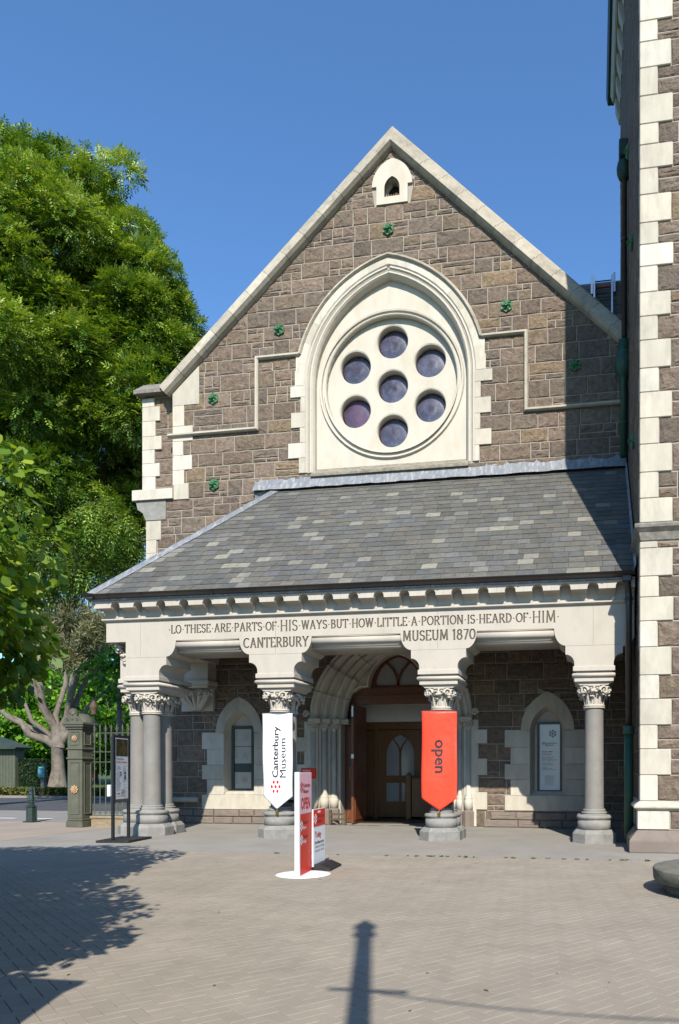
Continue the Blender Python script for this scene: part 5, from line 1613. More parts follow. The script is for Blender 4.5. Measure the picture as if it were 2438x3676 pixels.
for (a, z, h) in ((.52, 1.36, .10), (.52, 1.48, .05), (.30, 1.50, .03), (.30, 1.45, .03)): mb.prism(rect(a, a + .07, z, z + h), faceN, .024, .027)
mb.build('poster_block', M['blackink'], ns)
mb = MB()
for (a, z) in ((.16, 1.04),): mb.prism(rect(a, a + .12, z, z + .025), faceN, .024, .027)
mb.build('poster_mark', M['redink'], ns)
for q_, (w_, m_) in enumerate((('SCAPE', 'redink'), ('PUBLIC', 'blackink'), ('ART', 'blackink'))): put_text(w_, 'lettering', M[m_], ns, faceN, .36, 1.10 - q_ * .055, width=.14 if q_ < 2 else .08, height=.042, bold=.01, c=.026)
mb = MB(); mb.bevbox(-10.40, -10.33, -1.98, -1.90, 1.0, 1.25, .005); mb.build('leaflet_holder', M['white'], ns)

# notice boards in the two arched niches
def board(cx, z0, z1, name, label, face):
    t = thing(name, label, 'notice board', (cx, YW + .2, z0))
    o_, i_ = rect(cx - .345, cx + .345, z0, z1), rect(cx - .275, cx + .275, z0 + .07, z1 - .07)
    mb = MB(); mb.prism_holes([o_, i_], front(YW + .23), 0, .05, False); mb.build('frame', M['framegreen'], t)
    mb = MB(); mb.box(cx - .28, cx + .28, YW + .205, YW + .215, z0 + .06, z1 - .06); mb.build('backboard', face, t)
    return t
BX1, BX2 = -10.13, -1.17
bd1 = board(BX1, .94, 2.86, 'floor_plan_board', 'dark green framed case of faded floor plans in the left niche', M['framegreen'])
F1 = front(YW + .205)
mb0 = []
for (z0, z1) in ((2.26, 2.76), (1.76, 2.24), (1.02, 1.50)):
    mb = MB(); mb.prism(rect(BX1 - .255, BX1 + .255, z0, z1), F1, 0, .004); mb.build('plan_sheet', M['paper'], bd1)
    mb = MB(); rs = random.Random(int(z0 * 100))
    for k in range(14): mb.prism(rect(BX1 - .24, BX1 - .24 + rs.uniform(.03, .09), z1 - .05 - k * .022, z1 - .044 - k * .022), F1, .004, .005)
    for k in range(8):
        a, b = BX1 + rs.uniform(-.06, .1), (z0 + z1) / 2 + rs.uniform(-.15, .1); w, h = rs.uniform(.05, .12), rs.uniform(.04, .12)
        for q in (rect(a, a + w, b, b + .004), rect(a, a + w, b + h, b + h + .004), rect(a, a + .004, b, b + h), rect(a + w, a + w + .004, b, b + h)): mb.prism(q, F1, .004, .005)
    mb.build('plan_drawing', M['greyink'], bd1)
bd2 = board(BX2, .95, 2.88, 'welcome_board', 'green framed white Haere Mai Welcome board in the right niche', M['boardface'])
F2 = front(YW + .203)
mb = MB(); dots(mb, BX2 + .08, 2.56, .032, .078, F2, .002); mb.build('emblem', M['greyink'], bd2)
mb = MB(); dots(mb, BX2 - .165, 2.30, .012, .03, F2, .002); mb.build('emblem', M['redink'], bd2)
for s_, x, z, w, h, m_ in (('Canterbury', -.11, 2.285, .31, .04, 'blackink'), ('Museum', -.11, 2.23, .23, .04, 'blackink'), ('Haere Mai', -.205, 2.05, .28, .042, 'redink'), ('Welcome', -.205, 1.98, .25, .042, 'redink'),
                          ('Museum open every day', -.205, 1.915, .33, .02, 'blackink'), ('except Christmas Day', -.205, 1.88, .29, .02, 'blackink'), ('9.00 am - 5.30 pm (Oct - Mar)', -.205, 1.845, .4, .02, 'blackink'),
                          ('9.00 am - 5.00 pm (Apr - Sep)', -.205, 1.81, .4, .02, 'blackink'), ('General admission free.', -.205, 1.74, .3, .02, 'blackink'), ('Donations appreciated.', -.205, 1.705, .3, .02, 'blackink'),
                          ('Enquiries', -.205, 1.635, .12, .02, 'blackink'), ('Telephone 366 5000', -.205, 1.60, .27, .02, 'blackink'), ('www.canterburymuseum.com', -.205, 1.565, .4, .02, 'blackink')):
    put_text(s_, 'lettering', M[m_], bd2, F2, BX2 + x, z, width=w, height=h, bold=.012, c=.002)
mb = MB()
for k in range(16): mb.prism(rect(BX2 - .14, BX2 + (.11 if k % 5 else .02), 1.42 - k * .018, 1.425 - k * .018), F2, 0, .0015)
mb.build('small_print', M['greyink'], bd2)

# trestle at the foot of the door
tr_ = thing('door_trestle', 'small low weathered timber trestle at the left foot of the doorway', 'trestle', (-7.2, YW - .1, 0))
for x in (-7.36, -6.93): mb = MB(); mb.box(x - .03, x + .03, YW - .06, YW + .02, .01, .43); mb.build('leg', M['trestle'], tr_)
for z in (.14, .28): mb = MB(); mb.box(-7.33, -6.96, YW - .035, YW - .005, z, z + .06); mb.build('rail', M['trestle'], tr_)

# ================================================================== GATE PILLAR, FENCE, BOLLARD
pil = thing('gate_pillar', 'olive green cast iron gate pillar with tan rosettes and domed cap', 'gate pillar', (-13.97, 1.85, 0))
X0, X1, Y0, Y1 = -14.2, -13.735, 1.62, 2.08
mb = MB(); mb.bevbox(X0 - .02, X1 + .02, Y0 - .02, Y1 + .02, 0, .17, .01); mb.bevbox(X0 - .005, X1 + .005, Y0 - .005, Y1 + .005, .17, .24, .02)
mb.bevbox(X0 + .01, X1 - .01, Y0 + .01, Y1 - .01, .24, 2.7, .012)
for z in (1.86, 2.12): mb.bevbox(X0 - .02, X1 + .02, Y0 - .02, Y1 + .02, z, z + .05, .015)
mb.build('shaft', M['pillar'], pil)
def panelframe(mb, a0, a1, b0, b1, mapf, w=.03):
    mb.sweep([(a0, b0), (a1, b0), (a1, b1), (a0, b1)], [(0, 0), (.004, .018), (w * .6, .014), (w, 0)], mapf, closed=True)
mb = MB()
for mapf, a0, a1 in ((front(Y0 + .01), X0 + .09, X1 - .09), (lambda a, b, c: (X1 - .01 + c, a, b), Y0 + .09, Y1 - .09)):
    panelframe(mb, a0, a1, .36, 1.78, mapf); panelframe(mb, a0, a1, 2.25, 2.62, mapf)
mb.build('panel_moulding', M['pillar'], pil)
mb = MB(); mb.bevbox(X0 - .03, X1 + .03, Y0 - .03, Y1 + .03, 2.68, 2.74, .012); mb.bevbox(X0 - .07, X1 + .07, Y0 - .07, Y1 + .07, 2.74, 2.80, .012); mb.bevbox(X0 - .09, X1 + .09, Y0 - .09, Y1 + .09, 2.80, 2.87, .012)
for f_ in (0,):
    lv = [(.0, 2.87), (.02, 2.93), (.08, 3.02), (.16, 3.08), (.25, 3.12)]
    base = None
    for q, z in lv:
        n = mb.add([(X0 - .08 + q, Y0 - .06 + q * .6, z), (X1 + .08 - q, Y0 - .06 + q * .6, z), (X1 + .08 - q, Y1 + .06 - q * .6, z), (X0 - .08 + q, Y1 + .06 - q * .6, z)])
        if base is not None:
            for i in range(4): j = (i + 1) % 4; mb.face([base + i, base + j, n + j, n + i], True)
        base = n
    mb.face([base + i for i in range(4)])
mb.build('cap', M['pillar'], pil)
# pediment crest on the front of the cap: round-topped plate with scrolls and a shell
mb = MB(); xc = (X0 + X1) / 2
crest = [(xc - .29, 2.87), (xc - .27, 2.93), (xc - .18, 3.0), (xc - .13, 3.04)] + [(xc - .13 * math.cos(PI * i / 10), 3.10 + .15 * math.sin(PI * i / 10)) for i in range(11)] + [(xc + .13, 3.04), (xc + .18, 3.0), (xc + .27, 2.93), (xc + .29, 2.87)]
mb.prism(crest, front(Y0 - .07), -.05, .01)
for k in range(9):
    a = PI * (k + .5) / 9; mb.tube([(xc + .02 * math.cos(a), Y0 - .085, 3.08 + .02 * math.sin(a)), (xc + .105 * math.cos(a), Y0 - .09, 3.10 + .105 * math.sin(a))], [.006, .016], 6)
for s_ in (-1, 1):
    pts = [(xc + s_ * (.15 + .06 * (1 - t / 18) * math.cos(4 * PI * t / 16)), Y0 - .085, 2.94 + .045 * (1 - t / 18) * math.sin(4 * PI * t / 16)) for t in range(16)]
    mb.tube(pts, .009, 6)
mb.ico((xc, Y0 - .09, 3.08), .03, 1); mb.ico((xc, Y0 - .09, 2.96), .03, 1, (1, .6, 1.3))
mb.build('crest', M['pillar'], pil)
def rosette(x, z, R, par):
    mb = MB()
    for ring_, (rr, nn_, rad, out) in enumerate(((R * .72, 8, R * .32, .01), (R * .38, 6, R * .26, .03))):
        for k in range(nn_):
            a = 2 * PI * k / nn_ + ring_ * .4; mb.ico((x + rr * math.cos(a), Y0 - out, z + rr * math.sin(a)), rad, 1, (1, .4, 1))
    mb.ico((x, Y0 - .04, z), R * .22, 1, (1, .6, 1)); mb.build('rosette', M['rosette'], par)
rosette(xc, 2.43, .085, pil); rosette(xc, 1.03, .12, pil)
fin = MB(); fin.lathe([(.05, 3.10), (.09, 3.14), (.06, 3.2), (.10, 3.28), (.11, 3.36), (.06, 3.46), (.02, 3.52)], xc + .12, 2.25, 14); fin.build('finial', M['trestle'], pil)

fen = thing('iron_railing', 'green cast iron railing with spear tops between gate pillar and porch columns', 'railing', (-13, 2.0, .3))
fx0, fx1, fy = -13.68, -11.9, 2.0
for z, th in ((2.59, .02), (2.07, .02), (1.79, .02), (.567, .02), (.31, .022)):
    mb = MB(); mb.box(fx0, fx1, fy - .02, fy + .02, z - th / 2 - .004, z + th / 2); mb.build('rail', M['ironrail'], fen)
def bar_mesh(spear):
    mb = MB(); mb.tube([(0, 0, .3), (0, 0, 2.74)], .013, 8)
    mb.lathe([(.013, 2.62), (.03, 2.64), (.013, 2.67), (.028, 2.74), (.0, 2.86)], n=8, cap=False)
    if spear:
        for s_ in (-1, 1): mb.tube([(s_ * .012, 0, 2.66), (s_ * .045, 0, 2.69), (s_ * .05, 0, 2.74)], .006, 5)
    for s_ in (-1, 1):     # lyre loops under the top rail and scrolls near the foot
        mb.tube([(0, 0, 2.30), (s_ * .03, 0, 2.36), (s_ * .038, 0, 2.42), (s_ * .02, 0, 2.48), (s_ * .03, 0, 2.56), (s_ * .07, 0, 2.58)], .006, 5)
        for z0, f in ((.50, 1), (.38, -1)):
            pts = [(s_ * (.042 + .034 * (1 - t / 14) * math.cos(PI * .9 + 3.2 * PI * t / 12)), 0, z0 - f * .0 + f * .034 * (1 - t / 14) * math.sin(PI * .9 + 3.2 * PI * t / 12)) for t in range(12)]
            mb.tube(pts, .006, 5)
    mb.v = [(x, y, z - .3) for x, y, z in mb.v]
    return mb.mesh('bar', M['ironrail'])
bms = [bar_mesh(True), bar_mesh(False)]
x = fx0 + .04; k = 0
while x < fx1:
    o = bpy.data.objects.new('bar', bms[k % 2]); o.location = (x - fen.location.x, 0, 0); o.parent = fen; COL.objects.link(o); x += .172; k += 1
mb = MB(); mb.bevbox(-13.70, -11.8, 1.86, 2.16, .22, .30, .02); mb.box(-13.66, -11.8, 1.89, 2.14, .0, .22)
tag(mb.build('railing_plinth', M['plinth']), 'rough tan stone plinth carrying the iron railing', 'plinth wall')

bol = thing('bollard', 'glossy dark green ornamental iron bollard beside the road', 'bollard', (-16.62, 3.2, 0))
mb = MB()
mb.bevbox(-16.62 - .17, -16.62 + .17, 3.2 - .17, 3.2 + .17, 0, .035, .01); mb.build('foot_plate', M['bollard'], bol)
mb = MB(); mb.lathe([(.15, .035), (.145, .22), (.155, .235), (.145, .25), (.14, .44), (.165, .46), (.17, .48), (.12, .52), (.09, .56), (.10, .60), (.11, .66), (.10, .74), (.085, .80), (.075, .92), (.085, .94), (.095, .955), (.08, .97), (.07, .98), (.065, 1.03), (.04, 1.06), (.0, 1.07)], -16.62, 3.2, 8, smooth=False)
for k in range(8):
    a = 2 * PI * k / 8 + .2
    for z in (.62, .68, .74, .84): mb.ico((-16.62 + .10 * math.cos(a + z), 3.2 + .10 * math.sin(a + z), z), .022, 1)
mb.build('post', M['bollard'], bol)

# stone seat, right foreground
bx, by = 1.93, -6.5
sb = thing('stone_bench', 'round rough stone bench with overhanging slab at right edge beside the tower', 'bench', (bx, by, 0))
def rough_disc(mb, R, z0, z1, n=64, am=.012):
    rs = random.Random(3); off = [rs.uniform(-am, am) for _ in range(n)]
    pr = [(R - .08, z0), (R - .03, z0 + .01), (R - .01, z0 + .03), (R, z1 - .02), (R - .01, z1 - .004), (R - .03, z1), (R * .5, z1 + .004), (.01, z1 + .004)]
    base = None
    for r, z in pr:
        m = mb.add([(bx + (r + off[i] * (r > R * .6)) * math.cos(2 * PI * i / n), by + (r + off[i] * (r > R * .6)) * math.sin(2 * PI * i / n), z + (off[(i * 7) % n] * .4 if r > R * .6 else 0)) for i in range(n)])
        if base is not None:
            for i in range(n): j = (i + 1) % n; mb.face([base + i, base + j, m + j, m + i], True)
        base = m
mb = MB(); rough_disc(mb, 1.15, .13, .32); mb.build('slab', M['seat'], sb)
mb = MB(); mb.lathe([(1.02, 0), (1.0, .14)], bx, by, 48); mb.build('footing', M['seat'], sb)

# ================================================================== VEGETATION
def quads_mesh(name, P, U, W, rndv, mat, parent=None, bend=None, nv=6):
    """P centres, U half-length vectors, W half-width vectors -> pointed leaf (6-vertex) per entry"""
    n = len(P)
    if bend is None: bend = np.zeros_like(P)
    if nv == 4:
        v = np.stack([P - U, P - U * .1 + W, P + U, P - U * .1 - W], 1)
    else:
     v = np.empty((n, 6, 3)); v[:, 0] = P - U; v[:, 1] = P - U * .25 + W + bend; v[:, 2] = P + U * .4 + W * .8 + bend; v[:, 3] = P + U; v[:, 4] = P + U * .4 - W * .8 + bend; v[:, 5] = P - U * .25 - W + bend
    me = bpy.data.meshes.new(name); me.vertices.add(n * nv); me.vertices.foreach_set('co', v.reshape(-1))
    me.loops.add(n * nv); me.polygons.add(n)
    me.loops.foreach_set('vertex_index', np.arange(n * nv, dtype=np.int32)); me.polygons.foreach_set('loop_start', np.arange(0, n * nv, nv, dtype=np.int32))
    me.update(calc_edges=True)
    a = me.attributes.new('rnd', 'FLOAT', 'FACE'); a.data.foreach_set('value', np.clip(rndv, 0, 1).astype(np.float32))
    me.materials.append(mat)
    ob = bpy.data.objects.new(name, me); COL.objects.link(ob)
    if parent:
        ob.parent = parent; ob.location = (-parent.location.x, -parent.location.y, -parent.location.z)
    return ob


def unit(a): return a / np.maximum(np.linalg.norm(a, axis=1, keepdims=True), 1e-9)


def clumps_in(center, radii, n, rmin, rmax, seed, shell=.55, low=-1.):
    r = np.random.default_rng(seed); out = []
    while len(out) < n:
        d = r.normal(size=3); d /= np.linalg.norm(d)
        if d[2] < low: continue
        q = shell + (1 - shell) * r.random()
        out.append((np.array(center) + d * np.array(radii) * q, r.uniform(rmin, rmax), d))
    return out


def foliage(name, mat, clumps, per, size, aspect, parent, seed, droop=.35, pin=0, squash=.7, flatness=.5, cbias=None, spread=1., nv=6):
    """leaves on the outer shell of many small clumps; pin > 1 sets leaflets along a drooping stalk"""
    r = np.random.default_rng(seed); Ps, Us, Ws, Rn = [], [], [], []
    for (c, R, dirn) in clumps:
        m = max(6, int(per * R * R)); d = unit(r.normal(size=(m, 3)) + dirn * .35)
        rad = R * (.55 + .5 * r.random((m, 1)) ** .6); p = c + d * rad * np.array([1, 1, squash])
        out = unit(d + np.array([0, 0, -droop]) + r.normal(size=(m, 3)) * .45)
        cr_ = r.random() * .3 - .15
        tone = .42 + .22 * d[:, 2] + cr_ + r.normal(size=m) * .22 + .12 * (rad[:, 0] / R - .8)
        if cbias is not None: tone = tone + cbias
        if pin > 1:
            side = unit(np.cross(out, np.array([0, 0, 1.]) + r.normal(size=(m, 3)) * .3))
            for k in range(pin):
                t = k / (pin - 1); base = p + out * size * 1.5 * (t - .3) + np.array([0, 0, -1]) * size * droop * 1.2 * t * t
                if k == pin - 1:
                    U = out * size * .5; Pk = base + U * .5
                    Ps.append(Pk); Us.append(U); Ws.append(side * size * .5 * aspect); Rn.append(tone)
                else:
                    for s_ in (-1, 1):
                        U = unit(side * s_ + out * .7 + np.array([0, 0, -.25])) * size * .45; nrm = unit(np.cross(U, out)); Wv = unit(np.cross(U, nrm)) * size * .45 * aspect
                        Ps.append(base + U); Us.append(U); Ws.append(Wv); Rn.append(tone + r.normal(size=m) * .04)
        else:
            U = out * size * r.uniform(.7, 1.3, size=(m, 1)); nrm = unit(d * (1 - flatness) + np.array([0, 0, 1]) * flatness + r.normal(size=(m, 3)) * .6); Wv = unit(np.cross(U, nrm)) * np.linalg.norm(U, axis=1, keepdims=True) * aspect
            Ps.append(p); Us.append(U); Ws.append(Wv); Rn.append(tone)
    P = np.concatenate(Ps); U = np.concatenate(Us); W = np.concatenate(Ws); Rv = np.concatenate(Rn)
    print(name, len(P))
    return quads_mesh(name, P, U, W, Rv, mat, parent, nv=nv)


def limbs(trunk_base, trunk_top, r0, r1, targets, mat, parent, seed, nb=5, rbr=.5, name='trunk', sag=.1):
    rs = random.Random(seed); a, b = Vector(trunk_base), Vector(trunk_top)
    mb = MB(); pts = [a.lerp(b, t / 6) + Vector((rs.uniform(-1, 1), rs.uniform(-1, 1), 0)) * r0 * .35 * (0 < t < 6) for t in range(7)]
    rad = [r0 * 1.35] + [r0 + (r1 - r0) * t / 6 for t in range(1, 7)]
    mb.tube(pts, rad, 12); mb.build(name, mat, parent)
    mb = MB()
    for (c, R, d) in targets:
        t = rs.uniform(.45, 1); s_ = a.lerp(b, t); e = Vector(c); L = (e - s_).length
        m1 = s_.lerp(e, .35) + Vector((rs.uniform(-.1, .1) * L, rs.uniform(-.1, .1) * L, L * .08)); m2 = s_.lerp(e, .7) + Vector((rs.uniform(-.08, .08) * L, rs.uniform(-.08, .08) * L, L * .06))
        q = r1 * rbr * min(1, .4 + L * .06)
        mb.tube([s_, m1, m2, e], [q, q * .7, q * .42, q * .14], 6)
        for k in range(3):
            e2 = e + Vector((rs.uniform(-1, 1), rs.uniform(-1, 1), rs.uniform(-.6, .6))) * R * .9; mb.tube([m2.lerp(e, .5), e2], [q * .25, q * .06], 4)
    mb.build('branches', mat, parent)


# big ash tree left of the gable
ash = thing('ash_tree', 'very tall dense green ash tree rising left of the gable', 'tree', (-27.0, 11.6, 0))
AC = (-22.8, 10.4, 17.7)
cl = clumps_in((-17.0, 9.6, 19.2), (1.6, 1.9, 2.7), 34, .8, 1.3, 24, .3) + clumps_in((-17.1, 9.2, 16.2), (1.1, 1.6, 2.4), 18, .8, 1.2, 25, .3) + clumps_in(AC, (6.3, 6.2, 7.9), 185, 1.0, 1.6, 21, .72, -.9) + clumps_in(AC, (4.0, 4.0, 5.6), 34, 1.2, 2.0, 22, .2)
# a few leading shoots that break the outline
cl += [(np.array([-19.2, 9.6, 25.2]), .8, np.array([0, 0, 1.])), (np.array([-20.6, 9.6, 25.5]), .9, np.array([0, 0, 1.])), (np.array([-17.9, 9.4, 24.6]), .8, np.array([.5, 0, 1.])), (np.array([-24.6, 9.6, 25.9]), .8, np.array([0, 0, 1.]))]
low_ = clumps_in((-20.8, 9.0, 10.4), (4.6, 3.4, 3.0), 34, .8, 1.4, 23, .3)
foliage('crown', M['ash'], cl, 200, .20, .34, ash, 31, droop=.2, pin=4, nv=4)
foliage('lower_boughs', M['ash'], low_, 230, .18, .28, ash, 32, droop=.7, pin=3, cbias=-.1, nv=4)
limbs((-27.0, 11.6, 0), (-24.4, 11, 16), .55, .3, random.sample(cl, 46) + random.sample(low_, 20), M['bark'], ash, 3)

# lime tree close by on the left, mostly outside the frame
lime = thing('lime_tree', 'broad leaved lime tree whose bright leaves enter at the left edge', 'tree', (-8.6, -12.2, 0))
cl = clumps_in((-8.45, -10.9, 3.75), (2.6, 3.2, 1.55), 130, .45, .8, 41, .7, -.8) + clumps_in((-8.3, -10.9, 3.6), (2.0, 2.4, 1.6), 44, .7, 1.0, 42, .3) + clumps_in((-5.9, -13.3, 3.3), (1.9, 1.5, 1.0), 60, .5, .8, 44, .2) + clumps_in((-4.45, -14.0, 2.9), (1.55, .9, .8), 44, .4, .6, 45, .2) + clumps_in((-6.4, -14.3, 3.2), (1.8, .7, .8), 44, .4, .6, 47, .2) + clumps_in((-8.6, -14.2, 3.2), (1.4, .8, .9), 26, .4, .6, 48, .2) + clumps_in((-4.7, -14.7, 2.7), (1.7, .45, .55), 40, .35, .5, 49, .2) + clumps_in((-8.5, -11.2, 5.4), (1.6, 1.8, .7), 24, .4, .6, 46, .4)
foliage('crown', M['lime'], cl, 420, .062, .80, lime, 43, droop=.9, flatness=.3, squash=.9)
limbs((-8.6, -12.2, 0), (-8.3, -11.6, 3.6), .17, .10, random.sample(cl, 60), M['bark'], lime, 4)

# multi-limbed tree with narrow bronze leaves behind the pillar
OX, OY = -48.0, 43.4
lan = thing('narrow_leaved_tree', 'rounded bronze green narrow leaved tree with pale smooth limbs behind the gate pillar', 'tree', (OX, OY, 0))
oc_ = (OX + 3.4, OY - 4, 13.0)
cl = clumps_in((-42.8, 39.2, 12.7), (2.9, 2.7, 3.3), 85, .7, 1.1, 51, .5)
foliage('crown', M['lance'], cl, 220, .26, .10, lan, 52, droop=-.1, flatness=.1, squash=.9)
mb = MB(); rs = random.Random(8)
mb.tube([(OX, OY, -.1), (OX + .1, OY, 1.5), (OX, OY, 3.4), (OX + .1, OY, 4.4)], [.8, .56, .48, .52], 14); mb.build('trunk', M['palebark'], lan)
for (ex_, ez, r_, mid) in ((-4.6, 6.6, .38, (-2.2, 4.7)), (-3.2, 8.4, .24, (-1.7, 5.9)), (-.8, 12, .40, (-.5, 7.2)), (.2, 16.8, .26, (-.3, 9.5)), (1.3, 10.8, .42, (.9, 6.6)),
                           (4.9, 12.5, .30, (2.3, 8.2)), (3.2, 11.5, .30, (1.9, 7.4)), (-2.6, 13.5, .28, (-1.2, 8.6)), (-7.5, 9.5, .25, (-3.8, 6.2)), (6.8, 9.6, .22, (3.8, 7.6))):
    mb = MB(); y_ = OY + rs.uniform(-1.5, 1.5)
    mb.tube([(OX + .1, OY, 3.6), (OX + mid[0] * .45, OY, 3.6 + (mid[1] - 3.6) * .5), (OX + mid[0], y_, mid[1]), (OX + (mid[0] + ex_) / 2 + rs.uniform(-.3, .3), y_, (mid[1] + ez) / 2 + .3), (OX + ex_, y_, ez)], [r_ * 1.25, r_, r_ * .85, r_ * .6, r_ * .3], 9)
    mb.build('limb', M['palebark'], lan)

# bright trees in the park beyond
park = [(-64, 54, 6.5, 6.5, 6, 0), (-65, 60, 8, 7, 6, 1), (-58, 55, 6.5, 5.5, 5.5, 2), (-59, 61, 7.5, 6, 6, 3), (-53.3, 55.6, 7, 5.5, 5.5, 4), (-49.0, 53, 7, 5.5, 5.5, 5), (-56.5, 48, 4, 3.6, 3.2, 6), (-66, 68, 14.5, 7, 7, 7)]
plabels = ['bright green park tree behind the green shed', 'broad bright green park tree behind the dark hedge', 'bright leafy tree behind the pale limbed trunk', 'tall bright tree seen between pale limbs and gate pillar', 'bright green tree directly behind the gate pillar cap',
           'bright green tree seen through the iron railing', 'lower bushy green tree beside the shed roof', 'tall thin topped tree glimpsed between ash boughs and porch roof']
for (x, y, z, r, h, k) in park:
    t = thing('park_tree', plabels[k], 'tree', (x, y, 0), 'trees in the park beyond the road')
    cl = clumps_in((x, y, z), (r, r * .8, h), 46, 1.3, 2.2, 60 + k, .6)
    foliage('crown', M['backleaf'], cl, 46, .27, .55, t, 70 + k, droop=.3, flatness=.4)
    limbs((x, y, 0), (x + .5, y, z), .4, .22, random.sample(cl, 8), M['bark'], t, k)
slim = thing('slim_trunk_tree', 'slender rough barked tree standing behind the railing', 'tree', (-28.7, 24.3, 0))
cl = clumps_in((-28.4, 24.5, 7.4), (2.0, 2.0, 1.7), 34, .6, .9, 81, .3)
foliage('crown', M['backleaf'], cl, 60, .2, .4, slim, 82, droop=.5, cbias=-.2)
limbs((-28.7, 24.3, 0), (-28.5, 24.5, 7.0), .16, .12, cl[:10], M['palebark'], slim, 9)

# hedge, border plants
def leafbox(name, mat, x0, x1, y0, y1, z0, z1, n, size, label, cat, seed, as_stuff=False):
    r = np.random.default_rng(seed); P = np.stack([r.uniform(x0, x1, n), r.uniform(y0, y1, n), z0 + (z1 - z0) * r.random(n) ** .7], 1)
    # push most leaves to the surface
    m = r.random(n) < .55; P[m, 1] = y0 + r.random(m.sum()) * .25; m = r.random(n) < .2; P[m, 2] = z1 - r.random(m.sum()) * .15
    U = unit(r.normal(size=(n, 3)) + np.array([0, -.4, .5])) * size; W = unit(np.cross(U, r.normal(size=(n, 3)))) * size * .5
    t = thing(name, label, cat, ((x0 + x1) / 2, y0, 0)) if not as_stuff else None
    o = quads_mesh(name if as_stuff else 'foliage', P, U, W, r.random(n), mat, t)
    if as_stuff: stuff(o)
    else:
        mb = MB(); mb.box(x0 + .15, x1 - .15, y0 + .2, y1 - .1, 0, z1 - .15); mb.build('inner_growth', M['hopper'], t)
    return o
leafbox('hedge', M['hedge'], -46.3, -44.6, 36.9, 38.1, 0, 2.35, 15000, .11, 'clipped dark hedge block between shed and information post', 'hedge', 91)
leafbox('border_plants', M['flower'], -62, -18, 20.9, 23.4, 0, .45, 26000, .14, '', '', 92, True)

# shed
sh = thing('park_shed', 'low green boarded shed with tin roof at left edge beyond the road', 'shed', (-50, 37, 0))
for k in range(34):
    mb = MB(); mb.rnd = random.random(); x = -55.9 + k * .28; mb.box(x, x + .25, 36.6, 36.66, 0, 3.2); mb.build('board', M['shed'], sh)
mb = MB(); mb.box(-55.6, -46.4, 36.66, 37.6, 0, 3.2); mb.build('wall', M['shed'], sh)
mb = MB(); mb.prism([(-57, 3.2), (-45.9, 3.2), (-45.8, 3.35), (-49.5, 4.5), (-57, 4.5)], lambda a, b, c: (a, c, b), 36.0, 37.9); mb.build('roof', M['shedroof'], sh)

# info post, green cabinet behind the railing, small things
ip = thing('park_notice', 'small teal and blue notice on a grey timber post beside the hedge', 'sign', (-31.0, 20.9, 0))
mb = MB(); mb.box(-31.02, -30.80, 20.9, 21.1, 0, 1.95); mb.build('post', M['postgrey'], ip)
mb = MB(); mb.box(-31.14, -30.74, 20.83, 20.89, 1.12, 1.76); mb.build('panel', M['signteal'], ip)
mb = MB(); mb.box(-31.12, -30.76, 20.82, 20.83, 1.26, 1.58); mb.build('blue_face', M['signblue'], ip)
mb = MB(); mb.box(-31.04, -30.84, 20.818, 20.828, 1.64, 1.69)
for k in range(6): mb.box(-31.10, -30.82 - .04 * (k % 3), 20.812, 20.818, 1.29 + k * .045, 1.302 + k * .045)
mb.build('small_print', M['white'], ip)
gc = thing('green_wheelie_bin', 'bright green bin standing behind the railing next to the left columns', 'bin', (-12.3, 2.7, 0))
mb = MB(); mb.bevbox(-12.62, -12.2, 2.4, 2.8, .05, 1.12, .03); mb.build('body', M['signteal'], gc); mb = MB(); mb.bevbox(-12.64, -12.18, 2.38, 2.82, 1.12, 1.17, .015); mb.build('lid', M['signteal'], gc)

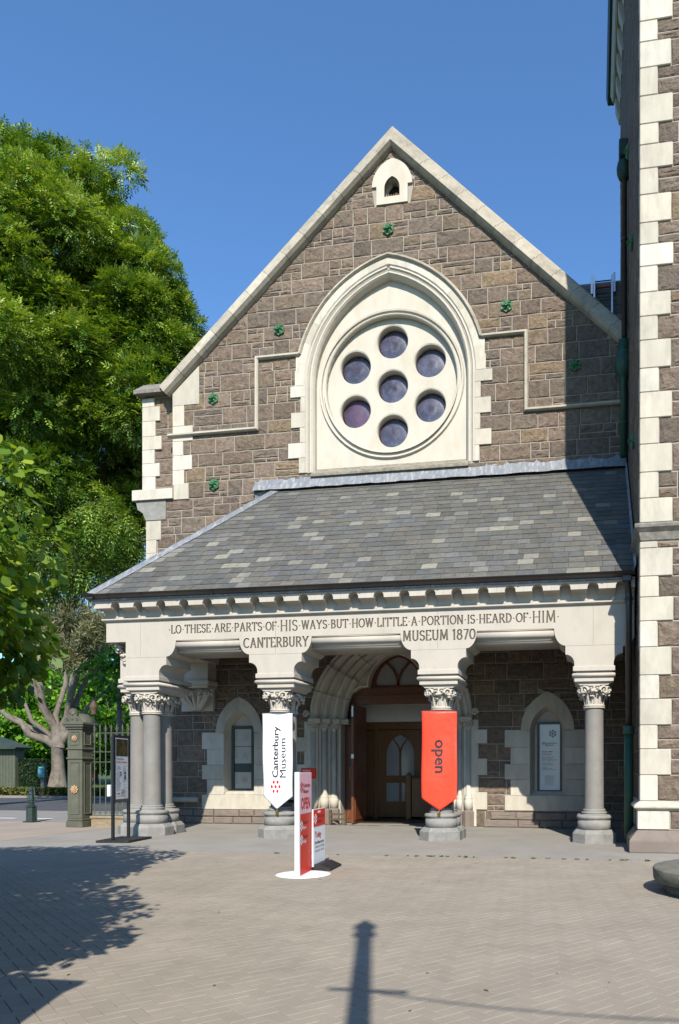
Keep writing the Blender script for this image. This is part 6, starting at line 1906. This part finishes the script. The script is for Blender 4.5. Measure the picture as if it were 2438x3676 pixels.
# person in a red jacket beyond the railing
def person(x, y, h, label, facing=0):
    t = thing('person', label, 'person', (x, y, 0))
    J = {'pel': (0, 0, .53), 'wai': (0, 0, .60), 'che': (0, 0, .74), 'nek': (0, 0, .83), 'hed': (0, -.01, .90), 'top': (0, 0, .97),
         'shL': (.11, 0, .80), 'elL': (.14, .01, .64), 'haL': (.15, -.04, .50), 'shR': (-.11, 0, .80), 'elR': (-.14, .01, .64), 'haR': (-.15, -.04, .50),
         'hiL': (.05, 0, .52), 'knL': (.06, -.03, .28), 'anL': (.06, .02, .04), 'toL': (.07, -.08, .02), 'hiR': (-.05, 0, .52), 'knR': (-.06, .02, .28), 'anR': (-.06, .07, .04), 'toR': (-.07, -.02, .02)}
    R = {'pel': .085, 'wai': .075, 'che': .095, 'nek': .033, 'hed': .055, 'top': .045, 'shL': .045, 'elL': .03, 'haL': .022, 'shR': .045, 'elR': .03, 'haR': .022, 'hiL': .06, 'knL': .038, 'anL': .026, 'toL': .02, 'hiR': .06, 'knR': .038, 'anR': .026, 'toR': .02}
    def skin(nm, keys, edges_, mat, grow=1.):
        me = bpy.data.meshes.new(nm); me.from_pydata([tuple(h * c for c in J[k]) for k in keys], [(keys.index(a), keys.index(b)) for a, b in edges_], [])
        me.materials.append(mat); ob = bpy.data.objects.new(nm, me); COL.objects.link(ob); ob.parent = t
        ob.modifiers.new('s', 'SKIN'); 
        for i, k in enumerate(keys): me.skin_vertices[0].data[i].radius = (R[k] * h * grow,) * 2
        me.skin_vertices[0].data[0].use_root = True
        sd = ob.modifiers.new('d', 'SUBSURF'); sd.levels = sd.render_levels = 1
        return ob
    E_ = [('pel', 'wai'), ('wai', 'che'), ('che', 'nek'), ('nek', 'hed'), ('hed', 'top'), ('che', 'shL'), ('shL', 'elL'), ('elL', 'haL'), ('che', 'shR'), ('shR', 'elR'), ('elR', 'haR'), ('pel', 'hiL'), ('hiL', 'knL'), ('knL', 'anL'), ('anL', 'toL'), ('pel', 'hiR'), ('hiR', 'knR'), ('knR', 'anR'), ('anR', 'toR')]
    skin('body', list(J), E_, M['skin'])
    skin('jacket', ['wai', 'che', 'shL', 'elL', 'shR', 'elR'], [('wai', 'che'), ('che', 'shL'), ('shL', 'elL'), ('che', 'shR'), ('shR', 'elR')], M['redshirt'], 1.18)
    skin('trousers', ['pel', 'hiL', 'knL', 'anL', 'hiR', 'knR', 'anR'], [('pel', 'hiL'), ('hiL', 'knL'), ('knL', 'anL'), ('pel', 'hiR'), ('hiR', 'knR'), ('knR', 'anR')], M['navy'], 1.15)
    mb = MB(); mb.ico((x, y + .015, h * .955), h * .055, 2, (1, 1.1, .9)); mb.build('hair', M['hair'], t)
person(-25.6, 17.7, 1.7, 'person in red jacket and dark trousers beyond the railing')

# lamp post behind the viewpoint: only its shadow reaches the picture
lp = thing('street_lamp', 'tall dark lamp post whose shadow lies across the brick paving', 'street lamp', (.12, -17.25, 0))
mb = MB(); mb.lathe([(.2, 0), (.2, .3), (.14, .5), (.095, .8), (.075, 6.5), (.115, 6.55), (.115, 6.62), (.085, 6.66), (.10, 6.8), (.12, 6.86), (.10, 6.95), (.055, 7.02), (.04, 7.1), (.0, 7.18)], .12, -17.25, 20); mb.build('pole', M['black'], lp)
mb = MB(); mb.tube([(-.13, -17.25, 5.1), (.42, -17.25, 5.1)], .022, 8); mb.ico((.44, -17.25, 5.1), .04, 1); mb.build('ladder_arm', M['black'], lp)
mb = MB(); pts = [(.12 + 6 * t, -17.25 + 1.2 * t, 5.1 - 3.2 * t * (1 - t) + .4 * t) for t in [i / 20 for i in range(21)]]; mb.tube(pts, .011, 6)
tag(mb.build('overhead_cable', M['black']), 'dark cable sagging from the lamp post, casting the faint curved shadow', 'cable')
# unseen box added beside the viewpoint to cast the square shadow at bottom left
ks = thing('kiosk', 'dark boarded kiosk beside the viewpoint casting the square shadow', 'kiosk', (-5, -16, 0))
mb = MB(); mb.box(-7.5, -2.69, -17.3, -15.2, 0, 3.1); mb.build('wall', M['shed'], ks)
mb = MB(); mb.bevbox(-7.55, -2.65, -17.35, -15.15, 3.1, 3.2, .01); mb.build('roof', M['shedroof'], ks)
